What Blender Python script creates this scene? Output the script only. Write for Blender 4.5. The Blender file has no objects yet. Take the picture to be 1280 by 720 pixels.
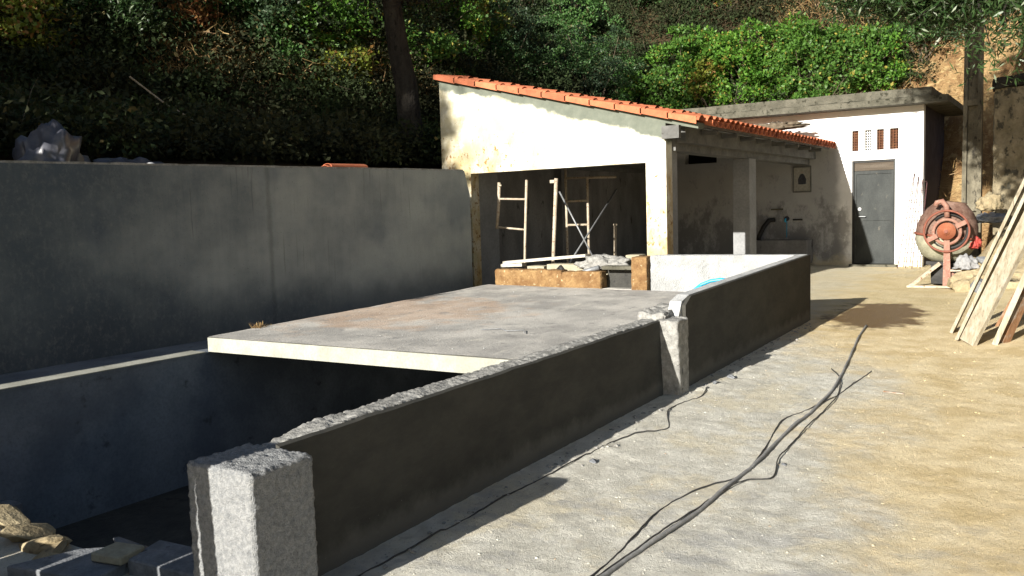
import bpy, bmesh, math, random
import numpy as np
from mathutils import Vector, Matrix, noise as mnoise
R = math.radians
random.seed(7); RNG = np.random.default_rng(7)
SC = bpy.context.scene
COL = SC.collection
# ------------------------------------------------------------------ camera, sky, sun, exposure
# axes of the place: x runs across the path (towards its right side), y runs along the walls
cam_d = bpy.data.cameras.new('camera'); cam = bpy.data.objects.new('camera', cam_d); COL.objects.link(cam)
cam_d.sensor_width = 36.0; cam_d.lens = 36 * 1090 / 1280; cam_d.clip_start = .05; cam_d.clip_end = 500
cam.matrix_world = (Matrix.Translation((0, 0, 1.6)) @ Matrix.Rotation(R(33), 4, 'Z') @
                    Matrix.Rotation(R(90 - 5.1), 4, 'X') @ Matrix.Rotation(R(-1.75), 4, 'Z'))
SC.camera = cam
SUN = Vector((.0975, 1, -.325)).normalized()          # the way the light travels
world = bpy.data.worlds.new('World'); SC.world = world; world.use_nodes = True
wn = world.node_tree; bg = wn.nodes['Background']
sky = wn.nodes.new('ShaderNodeTexSky'); sky.sky_type = 'NISHITA'; sky.sun_disc = False
sky.sun_elevation = math.asin(-SUN.z); sky.sun_rotation = math.atan2(-SUN.x, -SUN.y)
wn.links.new(sky.outputs[0], bg.inputs[0]); bg.inputs[1].default_value = .05
sl = bpy.data.lights.new('sun', 'SUN'); sl.energy = 5.0; sl.angle = R(.5); sl.color = (1, .95, .86)
so = bpy.data.objects.new('sun', sl); COL.objects.link(so); so.rotation_euler = SUN.to_track_quat('-Z', 'Y').to_euler()
so.location = (-3, -10, 12)
SC.view_settings.view_transform = 'Standard'; SC.view_settings.look = 'None'
SC.view_settings.gamma = 1; SC.view_settings.exposure = 1.1
SC.cycles.max_bounces = 6

def gz(x, y): return .021 * (-.5446 * x + .8387 * y)

# ------------------------------------------------------------------ material helpers
class NT:
    def __init__(s, name):
        s.m = bpy.data.materials.new(name); s.m.use_nodes = True; s.t = s.m.node_tree
        s.t.nodes.clear(); s.o = s.n('ShaderNodeOutputMaterial'); s.b = s.n('ShaderNodeBsdfPrincipled')
        s.l(s.b.outputs[0], s.o.inputs[0]); s.pos = s.n('ShaderNodeNewGeometry').outputs['Position']
        sp = s.n('ShaderNodeSeparateXYZ'); s.l(s.pos, sp.inputs[0]); s.x, s.y, s.z = sp.outputs
    def n(s, k, **kw):
        q = s.t.nodes.new(k)
        for a, v in kw.items(): setattr(q, a, v)
        return q
    def l(s, a, b): s.t.links.new(a, b)
    def put(s, v, inp):
        if isinstance(v, (int, float)): inp.default_value = v
        elif isinstance(v, tuple): inp.default_value = (*v, 1) if len(inp.default_value) == 4 and len(v) == 3 else v
        else: s.l(v, inp)
    def math(s, op, a, b=0., c=0.):
        q = s.n('ShaderNodeMath', operation=op); s.put(a, q.inputs[0]); s.put(b, q.inputs[1]); s.put(c, q.inputs[2]); return q.outputs[0]
    def add(s, a, b): return s.math('ADD', a, b)
    def mul(s, a, b): return s.math('MULTIPLY', a, b)
    def step(s, v, lo, hi, a=0., b=1.):              # smooth ramp of v from lo..hi to a..b
        q = s.n('ShaderNodeMapRange', interpolation_type='SMOOTHSTEP'); s.put(v, q.inputs[0])
        for i, w in enumerate((lo, hi, a, b)): s.put(w, q.inputs[i + 1])
        return q.outputs[0]
    def noise(s, scale, detail=4, stretch=(1, 1, 1), rough=.6, off=0, dist=0.):
        mp = s.n('ShaderNodeMapping'); s.l(s.pos, mp.inputs[0]); mp.inputs[3].default_value = stretch; mp.inputs[1].default_value = (off, off * .7, off * 1.3)
        q = s.n('ShaderNodeTexNoise'); s.l(mp.outputs[0], q.inputs['Vector']); q.inputs['Scale'].default_value = scale
        q.inputs['Detail'].default_value = detail; q.inputs['Roughness'].default_value = rough; q.inputs['Distortion'].default_value = dist
        return q.outputs[0]
    def vor(s, scale, feature='F1', stretch=(1, 1, 1)):
        mp = s.n('ShaderNodeMapping'); s.l(s.pos, mp.inputs[0]); mp.inputs[3].default_value = stretch
        q = s.n('ShaderNodeTexVoronoi', feature=feature); s.l(mp.outputs[0], q.inputs['Vector']); q.inputs['Scale'].default_value = scale
        return q.outputs['Distance']
    def mix(s, f, a, b):
        q = s.n('ShaderNodeMix', data_type='RGBA'); s.put(f, q.inputs[0]); s.put(a, q.inputs[6]); s.put(b, q.inputs[7]); return q.outputs[2]
    def bump(s, h, strength=.5, dist=.01, prev=None):
        q = s.n('ShaderNodeBump'); s.put(h, q.inputs['Height']); q.inputs['Strength'].default_value = strength; q.inputs['Distance'].default_value = dist
        if prev is not None: s.l(prev, q.inputs['Normal'])
        return q.outputs[0]
    def done(s, col, rough=.9, nrm=None, metal=0., spec=.3):
        s.put(col, s.b.inputs['Base Color']); s.put(rough, s.b.inputs['Roughness']); s.b.inputs['Metallic'].default_value = metal
        s.b.inputs['Specular IOR Level'].default_value = spec
        if nrm is not None: s.l(nrm, s.b.inputs['Normal'])
        return s.m

def mottled(name, c1, c2, scale=6, c3=None, th=.6, bs=60, bd=.004, bst=.6, rough=.9, metal=0., stretch=(1, 1, 1), spec=.25):
    k = NT(name); f = k.step(k.noise(scale, 5, stretch), .3, .7); c = k.mix(f, c1, c2)
    if c3: c = k.mix(k.step(k.noise(scale * 2.3, 6, stretch, off=9), th, th + .1), c, c3)
    fine = k.noise(bs, 4, off=3); c = k.mix(k.step(fine, .35, .75, .0, .35), c, tuple(v * .55 for v in c1))
    return k.done(c, rough, k.bump(fine, bst, bd), metal, spec)

M = {}
def mk_ground():
    k = NT('sandy_ground')
    w = k.add(k.mul(k.noise(1.1, 5, off=2), .62), k.mul(k.noise(4.5, 7, off=22, rough=.75), .38))
    edge = k.step(k.y, 6.5, 10.5, -1.15, -2.9)
    edge = k.add(edge, k.step(k.y, 2.6, 5.6, 1.0, 0.))
    f = k.step(k.add(k.math('SUBTRACT', k.x, edge), k.mul(k.math('SUBTRACT', w, .5), 3.6)), -.55, .60)
    g = k.mix(k.step(k.noise(5, 6, off=1), .35, .65), (.54, .52, .45), (.70, .68, .60))
    g = k.mix(k.mul(k.step(k.noise(1.7, 6, off=31, rough=.7), .48, .62), .5), g, (.64, .56, .38))
    g = k.mix(k.mul(k.step(k.noise(9, 5, (1, .6, 1), off=33, rough=.75), .54, .64), .5), g, (.40, .385, .34))
    s_ = k.mix(k.step(k.noise(3, 6, off=5), .35, .65), (.62, .485, .265), (.80, .67, .43))
    c = k.mix(f, g, s_)
    c = k.mix(k.mul(k.step(k.y, 9.5, 13), .55), c, (.56, .47, .27))
    # bluish grey trampled patches near the front
    bp = k.mul(k.step(k.noise(2.6, 5, (1, 1.6, 1), off=12), .52, .66), k.step(k.y, 3.6, 5.2, 1, 0))
    c = k.mix(k.mul(bp, .45), c, (.33, .335, .35))
    # wet patch beside the far end of the wall
    dx = k.math('DIVIDE', k.add(k.x, 1.98), .54); dy = k.math('DIVIDE', k.add(k.y, -11.1), 1.25)
    dd = k.math('SQRT', k.add(k.mul(dx, dx), k.mul(dy, dy)))
    wet = k.step(k.add(dd, k.mul(k.math('SUBTRACT', k.noise(3, 5, off=7), .5), 1.6)), .72, 1.05, 1, 0)
    c = k.mix(wet, c, (.15, .095, .04))
    # white cement crumbs and dark grit
    cr = k.step(k.noise(75, 2, off=4), .71, .76); c = k.mix(k.mul(cr, .6), c, (.75, .73, .66))
    gr = k.step(k.noise(85, 4, off=6), .60, .68); c = k.mix(k.mul(gr, .55), c, (.16, .13, .09))
    c = k.mix(k.mul(k.step(k.x, -6, -5.2, 1, 0), 1), c, (.16, .12, .08))
    h = k.add(k.noise(27, 8, (1.1, 1, 1), off=8, rough=.82), k.mul(k.noise(150, 3), .35))
    b = k.bump(h, .85, .020)
    return k.done(c, k.mix(wet, (.95,) * 3, (.5,) * 3), b, 0, .2)
M['ground'] = mk_ground()

def mk_soil():
    k = NT('dry_hillside_earth')
    c = k.mix(k.step(k.noise(1.5, 6), .35, .65), (.26, .15, .07), (.40, .27, .13))
    c = k.mix(k.step(k.noise(7, 6, (1, 1, .5), off=3), .5, .65), c, (.52, .38, .19))
    c = k.mix(k.step(k.noise(4, 5, off=11), .57, .7), c, (.13, .09, .045))
    c = k.mix(k.mul(k.step(k.x, -5.5, -2.9, 1, 0), .9), c, (.035, .028, .016))  # soil left of the bare slope darkened to deepen the bank's shade
    return k.done(c, .95, k.bump(k.noise(12, 8, (1, 1, 2), rough=.7), .9, .12), 0, .1)
M['soil'] = mk_soil()

def mk_grey_wall():                                     # smooth bluish cement render of the tall wall
    k = NT('smooth_cement_render')
    f = k.step(k.add(k.add(k.noise(.85, 6, (1, 1, 1.4), rough=.55), k.mul(k.noise(6, 4, (1, 2.2, .25), off=3), .12)), k.step(k.y, 2.5, 8.5, -.20, .24)), .30, .92)  # paler towards the far end: the light falling there, put into the colour
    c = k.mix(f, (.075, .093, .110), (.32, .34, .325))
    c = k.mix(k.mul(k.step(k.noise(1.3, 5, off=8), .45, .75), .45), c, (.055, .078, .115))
    dr = k.mul(k.step(k.noise(9, 3, (1, 3, .12), off=6), .60, .70), k.step(k.noise(.7, 2, off=3), .5, .6))
    c = k.mix(k.mul(dr, .4), c, (.05, .055, .055))
    jt = k.step(k.math('ABSOLUTE', k.add(k.y, k.add(-6.05, k.mul(k.math('SUBTRACT', k.noise(2.5, 3), .5), .12)))), .0, .05, 1, 0)
    c = k.mix(k.mul(jt, .35), c, (.05, .055, .05))
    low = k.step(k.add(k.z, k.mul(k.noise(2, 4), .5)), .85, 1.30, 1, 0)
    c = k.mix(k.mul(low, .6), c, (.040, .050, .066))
    c = k.mix(k.step(k.noise(22, 7, (1, 1, .8), off=5, rough=.8), .45, .75, 0, .40), c, (.24, .245, .235))
    c = k.mix(k.step(k.noise(60, 4, off=15), .60, .72, 0, .5), c, (.035, .04, .045))
    hb = k.add(k.noise(45, 5), k.mul(k.noise(7, 4, (1, 1, 2.5), off=4), .6))
    return k.done(c, .85, k.bump(hb, .4, .006), 0, .25)
M['grey_wall'] = mk_grey_wall()
def mk_dark_render():
    k = NT('fresh_dark_render')
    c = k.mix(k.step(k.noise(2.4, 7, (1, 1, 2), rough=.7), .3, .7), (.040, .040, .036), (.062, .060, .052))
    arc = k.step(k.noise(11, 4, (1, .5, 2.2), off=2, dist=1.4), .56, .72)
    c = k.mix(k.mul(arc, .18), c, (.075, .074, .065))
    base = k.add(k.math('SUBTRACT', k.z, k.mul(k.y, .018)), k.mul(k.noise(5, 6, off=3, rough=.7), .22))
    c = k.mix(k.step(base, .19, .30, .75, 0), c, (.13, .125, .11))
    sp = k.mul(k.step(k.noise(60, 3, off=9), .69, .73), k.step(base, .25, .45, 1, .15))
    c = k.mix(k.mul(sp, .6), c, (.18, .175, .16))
    b1 = k.bump(k.noise(9, 4, (1, .4, 1.6), off=2, dist=1.2), .35, .012)
    return k.done(c, .9, k.bump(k.noise(110, 4), .5, .003, b1), 0, .2)
M['dark_render'] = mk_dark_render()
M['mortar'] = mottled('rough_grey_mortar', (.20, .197, .185), (.36, .355, .335), 18, (.085, .083, .078), .62, 70, .008, .9)
M['roughcast'] = mottled('pebbly_roughcast_mortar', (.20, .208, .215), (.33, .335, .335), 60, (.085, .09, .095), .63, 150, .010, 1.0)
M['pit'] = mottled('damp_tank_render_and_ledge_shade', (.115, .135, .165), (.20, .225, .255), 2.0, (.075, .085, .095), .6, 50, .004, .5)
M['pit_floor'] = mottled('muddy_floor_and_recess_shade', (.04, .04, .038), (.07, .068, .06), 3, (.03, .03, .03), .6, 25, .02, .8)
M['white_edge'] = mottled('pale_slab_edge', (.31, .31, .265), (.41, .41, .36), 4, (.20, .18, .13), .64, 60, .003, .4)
def mk_slab():
    k = NT('dusty_slab_top')
    c = k.mix(k.step(k.noise(2.2, 7, (1, .8, 1), rough=.65), .35, .65), (.33, .32, .30), (.52, .50, .46))
    dx = k.math('DIVIDE', k.add(k.x, 5.6), 1.0); dy = k.math('DIVIDE', k.add(k.y, -6.6), 1.1)
    dd = k.math('SQRT', k.add(k.mul(dx, dx), k.mul(dy, dy)))
    st = k.step(k.add(dd, k.mul(k.math('SUBTRACT', k.noise(3.2, 6, off=5), .5), 3)), .5, 1.3, 1, 0)
    c = k.mix(k.mul(st, .38), c, (.52, .30, .15))
    c = k.mix(k.step(k.noise(6, 7, off=14, rough=.7), .55, .68, 0, .8), c, (.24, .235, .225))
    c = k.mix(k.step(k.noise(3, 6, (2, .5, 1), off=21), .6, .7, 0, .6), c, (.64, .61, .53))
    c = k.mix(k.step(k.noise(75, 3, off=2), .66, .72, 0, .8), c, (.75, .74, .70))
    return k.done(c, .9, k.bump(k.noise(40, 7, rough=.7), .7, .010), 0, .2)
M['slab'] = mk_slab()

def mk_gable():
    k = NT('stained_whitewashed_gable')
    c = k.mix(k.step(k.noise(5, 5), .3, .7), (.62, .60, .50), (.80, .79, .70))
    # ochre stains, lower left and on the right pier
    l = k.mul(k.step(k.x, -7.4, -5.4, 1, 0), k.step(k.z, 2.15, 3.3, 1, .0))
    p = k.mul(k.step(k.x, -4.8, -4.72), k.step(k.z, 1.0, 2.4, 1, .35))
    msk = k.math('MAXIMUM', l, p)
    st = k.step(k.add(k.noise(3.3, 8, (1, 1, .55), off=4, rough=.72), k.mul(msk, .30)), .62, .92)
    c = k.mix(st, c, (.46, .32, .13))
    c = k.mix(k.mul(k.step(k.add(k.noise(1.6, 7, (1, 1, .8), off=14, rough=.7), k.mul(k.step(k.x, -7.6, -5.0, 1, 0), .12)), .50, .66), .75), c, (.44, .39, .23))
    sp = k.step(k.add(k.noise(17, 5, (1, 1, .8), off=8, rough=.7), k.mul(msk, .13)), .68, .74)
    c = k.mix(sp, c, (.26, .15, .06))
    foot = k.mul(k.step(k.x, -4.8, -4.72), k.step(k.add(k.z, k.mul(k.noise(9, 5), .5)), 1.15, 1.55, 1, 0))
    c = k.mix(k.mul(foot, .7), c, (.42, .32, .18))
    # cement band under the tiles
    top = k.math('SUBTRACT', k.add(2.61, k.mul(k.add(k.x, 3.96), -.235)), k.z)
    d = k.add(top, k.mul(k.math('SUBTRACT', k.noise(2.2, 6, off=1), .5), .34))
    d = k.add(d, k.mul(k.step(k.x, -7.0, -4.4), -.14))
    c = k.mix(k.step(d, .12, .19, 1, 0), c, k.mix(k.noise(8, 5), (.085, .10, .082), (.20, .215, .175)))
    return k.done(c, .9, k.bump(k.noise(30, 6), .45, .008), 0, .2)
M['gable'] = mk_gable()
def mk_white():
    k = NT('old_white_limewash')
    c = k.mix(k.step(k.noise(3, 4), .3, .7), (.74, .74, .73), (.84, .84, .83))
    old = k.step(k.add(k.x, k.mul(k.noise(2.5, 5), .5)), -3.42, -3.30, 1, 0)
    low = k.step(k.add(k.z, k.mul(k.noise(2.5, 6, off=2), 1.0)), 1.35, 2.5, 1, 0)
    g = k.step(k.add(k.noise(4.5, 8, (1, 1, .6), off=6, rough=.75), k.mul(low, .22)), .56, .74)
    c = k.mix(k.mul(k.mul(g, old), .75), c, (.20, .19, .18))
    shed_shade = k.step(k.add(k.x, k.mul(k.noise(2.0, 5, off=5), .3)), -3.75, -3.55, 1, 0)
    c = k.mix(k.mul(k.mul(shed_shade, k.step(k.z, 2.5, 2.7, 1, 0)), .62), c, (.12, .125, .135))  # wall inside the shed painted darker to deepen its shade
    blot = k.step(k.noise(26, 5, off=3, rough=.7), .64, .70)
    c = k.mix(k.mul(blot, k.mul(old, .7)), c, (.16, .13, .11))
    foot = k.step(k.add(k.z, k.mul(k.noise(6, 5), .5)), .62, .85, 1, 0)
    c = k.mix(k.mul(foot, .55), c, (.62, .54, .34))
    return k.done(c, .88, k.bump(k.noise(25, 5), .3, .006), 0, .2)
M['limewash'] = mk_white()
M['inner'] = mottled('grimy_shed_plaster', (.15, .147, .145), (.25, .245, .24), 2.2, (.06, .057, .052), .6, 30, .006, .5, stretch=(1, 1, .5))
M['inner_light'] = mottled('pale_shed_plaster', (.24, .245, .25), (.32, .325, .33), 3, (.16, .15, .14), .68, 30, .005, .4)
M['tile'] = mottled('clay_roof_tile', (.46, .11, .035), (.56, .16, .055), 9, (.34, .075, .03), .62, 80, .002, .4, rough=.8)
_t = M['tile'].node_tree; _b = [n for n in _t.nodes if n.type == 'BSDF_PRINCIPLED'][0]; _src = _b.inputs['Base Color'].links[0].from_socket
_oi = _t.nodes.new('ShaderNodeObjectInfo'); _hs = _t.nodes.new('ShaderNodeHueSaturation'); _mr = _t.nodes.new('ShaderNodeMapRange')
_mr.inputs[3].default_value = .62; _mr.inputs[4].default_value = 1.12; _t.links.new(_oi.outputs['Random'], _mr.inputs[0]); _t.links.new(_mr.outputs[0], _hs.inputs['Value'])
_hs.inputs['Saturation'].default_value = .93; _t.links.new(_src, _hs.inputs['Color']); _t.links.new(_hs.outputs[0], _b.inputs['Base Color'])
M['tile_old'] = mottled('sooty_clay_tile', (.30, .10, .05), (.44, .15, .07), 12, (.14, .06, .04), .55, 80, .003, .5)
M['old_conc'] = mottled('lichened_concrete', (.075, .072, .054), (.135, .128, .10), 5, (.03, .03, .02), .56, 40, .012, .8)
M['eave_conc'] = mottled('shaded_eave_concrete', (.11, .11, .105), (.18, .18, .175), 5, (.07, .065, .06), .64, 30, .004, .4)
M['brown_stone'] = mottled('ochre_stained_parapet', (.16, .085, .035), (.30, .19, .085), 9, (.46, .38, .23), .60, 45, .012, .9)
M['cream_block'] = mottled('cream_block', (.32, .29, .21), (.42, .39, .29), 9, (.3, .23, .13), .66, 50, .004, .5)
M['tank_white'] = mottled('white_tank_render', (.40, .41, .41), (.58, .59, .59), 5, (.26, .26, .24), .66, 80, .012, .9)
M['side_dark'] = mottled('dark_side_wall', (.035, .028, .038), (.07, .06, .07), 3, (.02, .02, .02), .6, 30, .006, .5)  # store's right side wall, much darker than its front
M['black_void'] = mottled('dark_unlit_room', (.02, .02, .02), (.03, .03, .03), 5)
M['plastic'] = mottled('crumpled_plastic_sheet', (.05, .052, .066), (.10, .103, .125), 6, None, .6, 20, .004, .4, rough=.35, spec=.5)
M['white_cap'] = mottled('white_plastic', (.8, .8, .8), (.85, .85, .85), 3, rough=.4)
M['rock'] = mottled('sandy_rubble', (.26, .205, .12), (.40, .335, .21), 7, (.14, .11, .07), .62, 40, .012, .9)
M['grey_rock'] = mottled('grey_broken_concrete', (.15, .16, .175), (.25, .26, .275), 9, (.1, .1, .1), .62, 60, .008, .9)
M['hose'] = mottled('dusty_grey_hose', (.20, .20, .195), (.30, .295, .285), 20, (.40, .385, .35), .6, 90, .002, .4, rough=.7)
M['cable'] = mottled('black_cable', (.04, .04, .04), (.07, .068, .065), 20, (.16, .15, .13), .62, 90, .001, .3, rough=.6)
M['rust_steel'] = mottled('flaking_painted_steel', (.36, .30, .22), (.50, .44, .35), 14, (.16, .07, .035), .57, 60, .002, .5, rough=.6)
M['steel'] = mottled('galvanised_steel', (.18, .19, .20), (.28, .29, .30), 14, (.30, .2, .13), .66, 60, .001, .3, rough=.5, metal=.3)
M['rebar'] = mottled('rusty_rebar', (.07, .035, .04), (.11, .05, .05), 20, None, .6, 90, .001, .3, rough=.8)
M['mixer_orange'] = mottled('faded_orange_paint', (.28, .085, .045), (.35, .13, .07), 10, (.42, .26, .18), .64, 60, .002, .4, rough=.6)
M['mixer_pink'] = mottled('sun_bleached_red_paint', (.24, .11, .08), (.31, .18, .135), 14, (.36, .28, .22), .58, 60, .002, .4, rough=.7)
M['ring_brown'] = mottled('rusty_brown_ring', (.17, .055, .035), (.24, .085, .055), 14, (.2, .07, .05), .6, 60, .001, .4, rough=.6)
M['drum_top'] = mottled('rusty_drum', (.13, .070, .05), (.21, .135, .105), 9, (.07, .035, .025), .56, 40, .003, .6, rough=.75)
M['drum_low'] = mottled('cement_caked_drum', (.26, .25, .18), (.36, .35, .26), 8, (.17, .13, .08), .64, 30, .006, .7, rough=.8)
M['black_metal'] = mottled('greasy_black_metal', (.02, .02, .02), (.04, .038, .035), 12, None, .6, 60, .002, .4, rough=.6)
M['door'] = mottled('weathered_grey_green_door', (.026, .030, .030), (.050, .055, .053), 4, (.10, .095, .08), .64, 45, .003, .4, rough=.65, stretch=(1, 1, .5))
M['door_wood'] = mottled('faded_wood_transom', (.075, .06, .045), (.12, .10, .08), 7, None, .6, 60, .003, .4, stretch=(.3, 1, 4))
M['terracotta'] = mottled('terracotta_grille', (.09, .038, .022), (.15, .07, .035), 20, (.08, .035, .02), .58, 60, .002, .4)
M['white_grille'] = mottled('whitewashed_grille', (.72, .72, .70), (.8, .8, .78), 20, (.5, .45, .4), .62, 60, .002, .4)
M['pole_conc'] = mottled('utility_pole_concrete', (.10, .09, .065), (.21, .19, .14), 6, (.04, .036, .03), .55, 50, .006, .7, stretch=(1, 1, .4))
M['old_wall'] = mottled('old_lime_rubble_wall', (.16, .135, .085), (.32, .27, .18), 4, (.06, .055, .04), .52, 18, .03, .9, stretch=(1, 1, .6))
def wood(name, a, b, d):
    k = NT(name); c = k.mix(k.step(k.noise(5, 6, (6, 6, .8)), .3, .7), a, b)
    c = k.mix(k.step(k.noise(14, 7, (5, 5, .5), off=5, rough=.7), .53, .66, 0, .75), c, d)
    c = k.mix(k.step(k.noise(3.5, 7, off=15, rough=.7), .46, .6, 0, .7), c, (.36, .35, .31))
    return k.done(c, .85, k.bump(k.noise(20, 5, (5, 5, .5)), .4, .004), 0, .2)
M['plank'] = wood('cement_stained_pine', (.25, .215, .15), (.38, .345, .27), (.12, .09, .06))
M['plank_dark'] = wood('old_brown_board', (.19, .10, .05), (.28, .16, .09), (.11, .06, .03))
M['board_grey'] = wood('grey_scaffold_board', (.50, .47, .40), (.62, .58, .50), (.35, .32, .26))
M['cyan'] = mottled('cyan_plastic_tube', (.01, .30, .52), (.02, .40, .66), 10, None, .6, 90, .001, .2, rough=.35, spec=.5)
M['red_bag'] = mottled('red_printed_sack', (.36, .05, .04), (.44, .09, .07), 9, None, .6, 40, .003, .5, rough=.6)
M['white_bag'] = mottled('white_woven_sack', (.22, .22, .225), (.32, .32, .32), 9, None, .6, 40, .003, .5, rough=.6)
M['tile_panel'] = mottled('painted_panel_ground', (.30, .29, .26), (.38, .37, .33), 20, (.2, .2, .19), .6, 60, .001, .2, rough=.5)
M['figure_dark'] = mottled('dark_glaze', (.04, .04, .05), (.07, .07, .08), 20)
M['figure_skin'] = mottled('pale_glaze', (.35, .30, .26), (.4, .36, .3), 20)
M['bark_dark'] = mottled('dark_cork_bark', (.022, .019, .016), (.045, .040, .032), 9, (.012, .010, .009), .55, 22, .03, 1, stretch=(1, 1, .35))
M['bark_pale'] = mottled('pale_bark', (.34, .25, .17), (.46, .37, .26), 8, (.20, .14, .09), .55, 22, .03, 1, stretch=(1, 1, .4))

def leaf(name, a, b, dry=(.30, .20, .07), dryamt=.06, big=None, tr=.3, rough=.5):
    k = NT(name); g = k.n('ShaderNodeNewGeometry').outputs['Random Per Island']
    c = k.mix(g, a, b)
    if big: c = k.mix(k.step(k.noise(.55, 3, off=4), .42, .62), c, big)
    c = k.mix(k.math('GREATER_THAN', k.math('FRACT', k.mul(g, 37.7)), 1 - dryamt), c, dry)
    k.done(c, rough, None, 0, .35)
    t = k.n('ShaderNodeBsdfTranslucent'); k.put(c, t.inputs[0]); mx = k.n('ShaderNodeMixShader'); mx.inputs[0].default_value = tr
    k.l(k.b.outputs[0], mx.inputs[1]); k.l(t.outputs[0], mx.inputs[2]); k.l(mx.outputs[0], k.o.inputs[0])
    return k.m
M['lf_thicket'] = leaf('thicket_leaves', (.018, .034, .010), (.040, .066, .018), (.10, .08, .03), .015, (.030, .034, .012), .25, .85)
M['lf_bright'] = leaf('bramble_leaves', (.045, .14, .015), (.14, .28, .035), (.30, .26, .05), .06, (.075, .165, .028))
M['lf_mid'] = leaf('shrub_leaves', (.042, .12, .026), (.10, .20, .052), (.16, .15, .07), .06, (.05, .085, .045))
M['lf_yellow'] = leaf('yellowing_leaves', (.13, .19, .025), (.26, .28, .045), (.32, .17, .05), .2)
M['lf_red'] = leaf('rusty_autumn_leaves', (.14, .09, .03), (.24, .11, .04), (.30, .12, .05), .3)
M['lf_olive'] = leaf('olive_leaves', (.018, .045, .012), (.06, .105, .035), (.22, .26, .18), .10, None, .2, .35)
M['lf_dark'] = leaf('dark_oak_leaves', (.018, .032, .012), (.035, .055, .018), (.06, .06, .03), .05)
M['grass_dry'] = leaf('dry_grass_blades', (.34, .22, .09), (.50, .36, .17), (.22, .13, .06), .3)
M['twig'] = mottled('grey_twigs', (.08, .06, .04), (.17, .14, .10), 9)

# ------------------------------------------------------------------ mesh helpers
def link(name, me, mat, parent=None, smooth=False):
    o = bpy.data.objects.new(name, me)
    if mat is not None and not me.materials: me.materials.append(mat)
    if smooth:
        me.polygons.foreach_set('use_smooth', [True] * len(me.polygons))
    COL.objects.link(o)
    if parent is not None: o.parent = parent
    return o
class MB:
    def __init__(s): s.v = []; s.f = []
    def quadbox(s, b, t):                                # two loops of equal length: bottom and top
        n = len(b); i = len(s.v); s.v += [tuple(p) for p in b] + [tuple(p) for p in t]
        s.f.append(tuple(i + k for k in range(n))[::-1]); s.f.append(tuple(i + n + k for k in range(n)))
        for k in range(n):
            j = (k + 1) % n; s.f.append((i + k, i + j, i + n + j, i + n + k))
        return s
    def box(s, x0, x1, y0, y1, z0, z1):
        return s.quadbox([(x0, y0, z0), (x1, y0, z0), (x1, y1, z0), (x0, y1, z0)], [(x0, y0, z1), (x1, y0, z1), (x1, y1, z1), (x0, y1, z1)])
    def bar(s, a, b, w, h=None, up=(0, 0, 1)):           # rectangular bar between two points
        a = Vector(a); b = Vector(b); d = (b - a).normalized(); u = Vector(up)
        if abs(d.dot(u)) > .98: u = Vector((1, 0, 0))
        r = d.cross(u).normalized(); u = r.cross(d); h = h or w
        q = [r * w / 2 + u * h / 2, -r * w / 2 + u * h / 2, -r * w / 2 - u * h / 2, r * w / 2 - u * h / 2]
        return s.quadbox([a + k for k in q], [b + k for k in q])
    def tube(s, pts, r, n=8, r2=None, closed=False):
        pts = [Vector(p) for p in pts]; i0 = len(s.v); m = len(pts); nrm = None
        for k, p in enumerate(pts):
            if closed: d = (pts[(k + 1) % m] - pts[k - 1]).normalized()
            else: d = (pts[min(k + 1, m - 1)] - pts[max(k - 1, 0)]).normalized()
            if nrm is None: nrm = d.orthogonal().normalized()
            else: nrm = (nrm - d * nrm.dot(d)).normalized()
            bn = d.cross(nrm); rr = r if r2 is None else r + (r2 - r) * k / (m - 1)
            if callable(r): rr = r(k / (m - 1))
            for j in range(n):
                a = 2 * math.pi * j / n; s.v.append(tuple(p + (nrm * math.cos(a) + bn * math.sin(a)) * rr))
        for k in range(m if closed else m - 1):
            for j in range(n):
                a = i0 + k * n; b = i0 + ((k + 1) % m) * n; j2 = (j + 1) % n; s.f.append((a + j, a + j2, b + j2, b + j))
        if not closed:
            s.f.append(tuple(i0 + j for j in range(n))[::-1]); s.f.append(tuple(i0 + (m - 1) * n + j for j in range(n)))
        return s
    def lathe(s, prof, o=(0, 0, 0), n=24, ax=None):
        o = Vector(o); Rm = Vector((0, 0, 1)).rotation_difference(Vector(ax or (0, 0, 1))).to_matrix(); i0 = len(s.v)
        for r, z in prof:
            for j in range(n):
                a = 2 * math.pi * j / n; s.v.append(tuple(o + Rm @ Vector((r * math.cos(a), r * math.sin(a), z))))
        for k in range(len(prof) - 1):
            for j in range(n):
                j2 = (j + 1) % n; a = i0 + k * n; s.f.append((a + j, a + j2, a + n + j2, a + n + j))
        return s
    def mesh(s, name, base=(0, 0, 0)):
        me = bpy.data.meshes.new(name); bx, by, bz = base
        me.from_pydata([(x - bx, y - by, z - bz) for x, y, z in s.v], [], s.f); me.update(); return me
    def build(s, name, mat, parent=None, smooth=False, bevel=0):
        base = parent['_b'] if parent is not None and '_b' in parent else ((0, 0, 0))
        me = s.mesh(name, base)
        if bevel:
            bm = bmesh.new(); bm.from_mesh(me); bmesh.ops.remove_doubles(bm, verts=bm.verts, dist=1e-5)
            bmesh.ops.bevel(bm, geom=[e for e in bm.edges if e.is_manifold and e.calc_face_angle(0) > .5], offset=bevel, segments=2, affect='EDGES', profile=.6)
            bm.to_mesh(me); bm.free()
        o = link(name, me, mat, parent, smooth)
        return o
def tag(o, label, cat, group=None, kind=None):
    if label: o['label'] = label
    if cat: o['category'] = cat
    if group: o['group'] = group
    if kind: o['kind'] = kind
    return o
def thing(name, base, label, cat, group=None):
    o = bpy.data.objects.new(name, None); COL.objects.link(o); o.location = base; o['_b'] = tuple(base); o.empty_display_size = .1
    return tag(o, label, cat, group)
def struct(o): o['kind'] = 'structure'; return o
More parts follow.
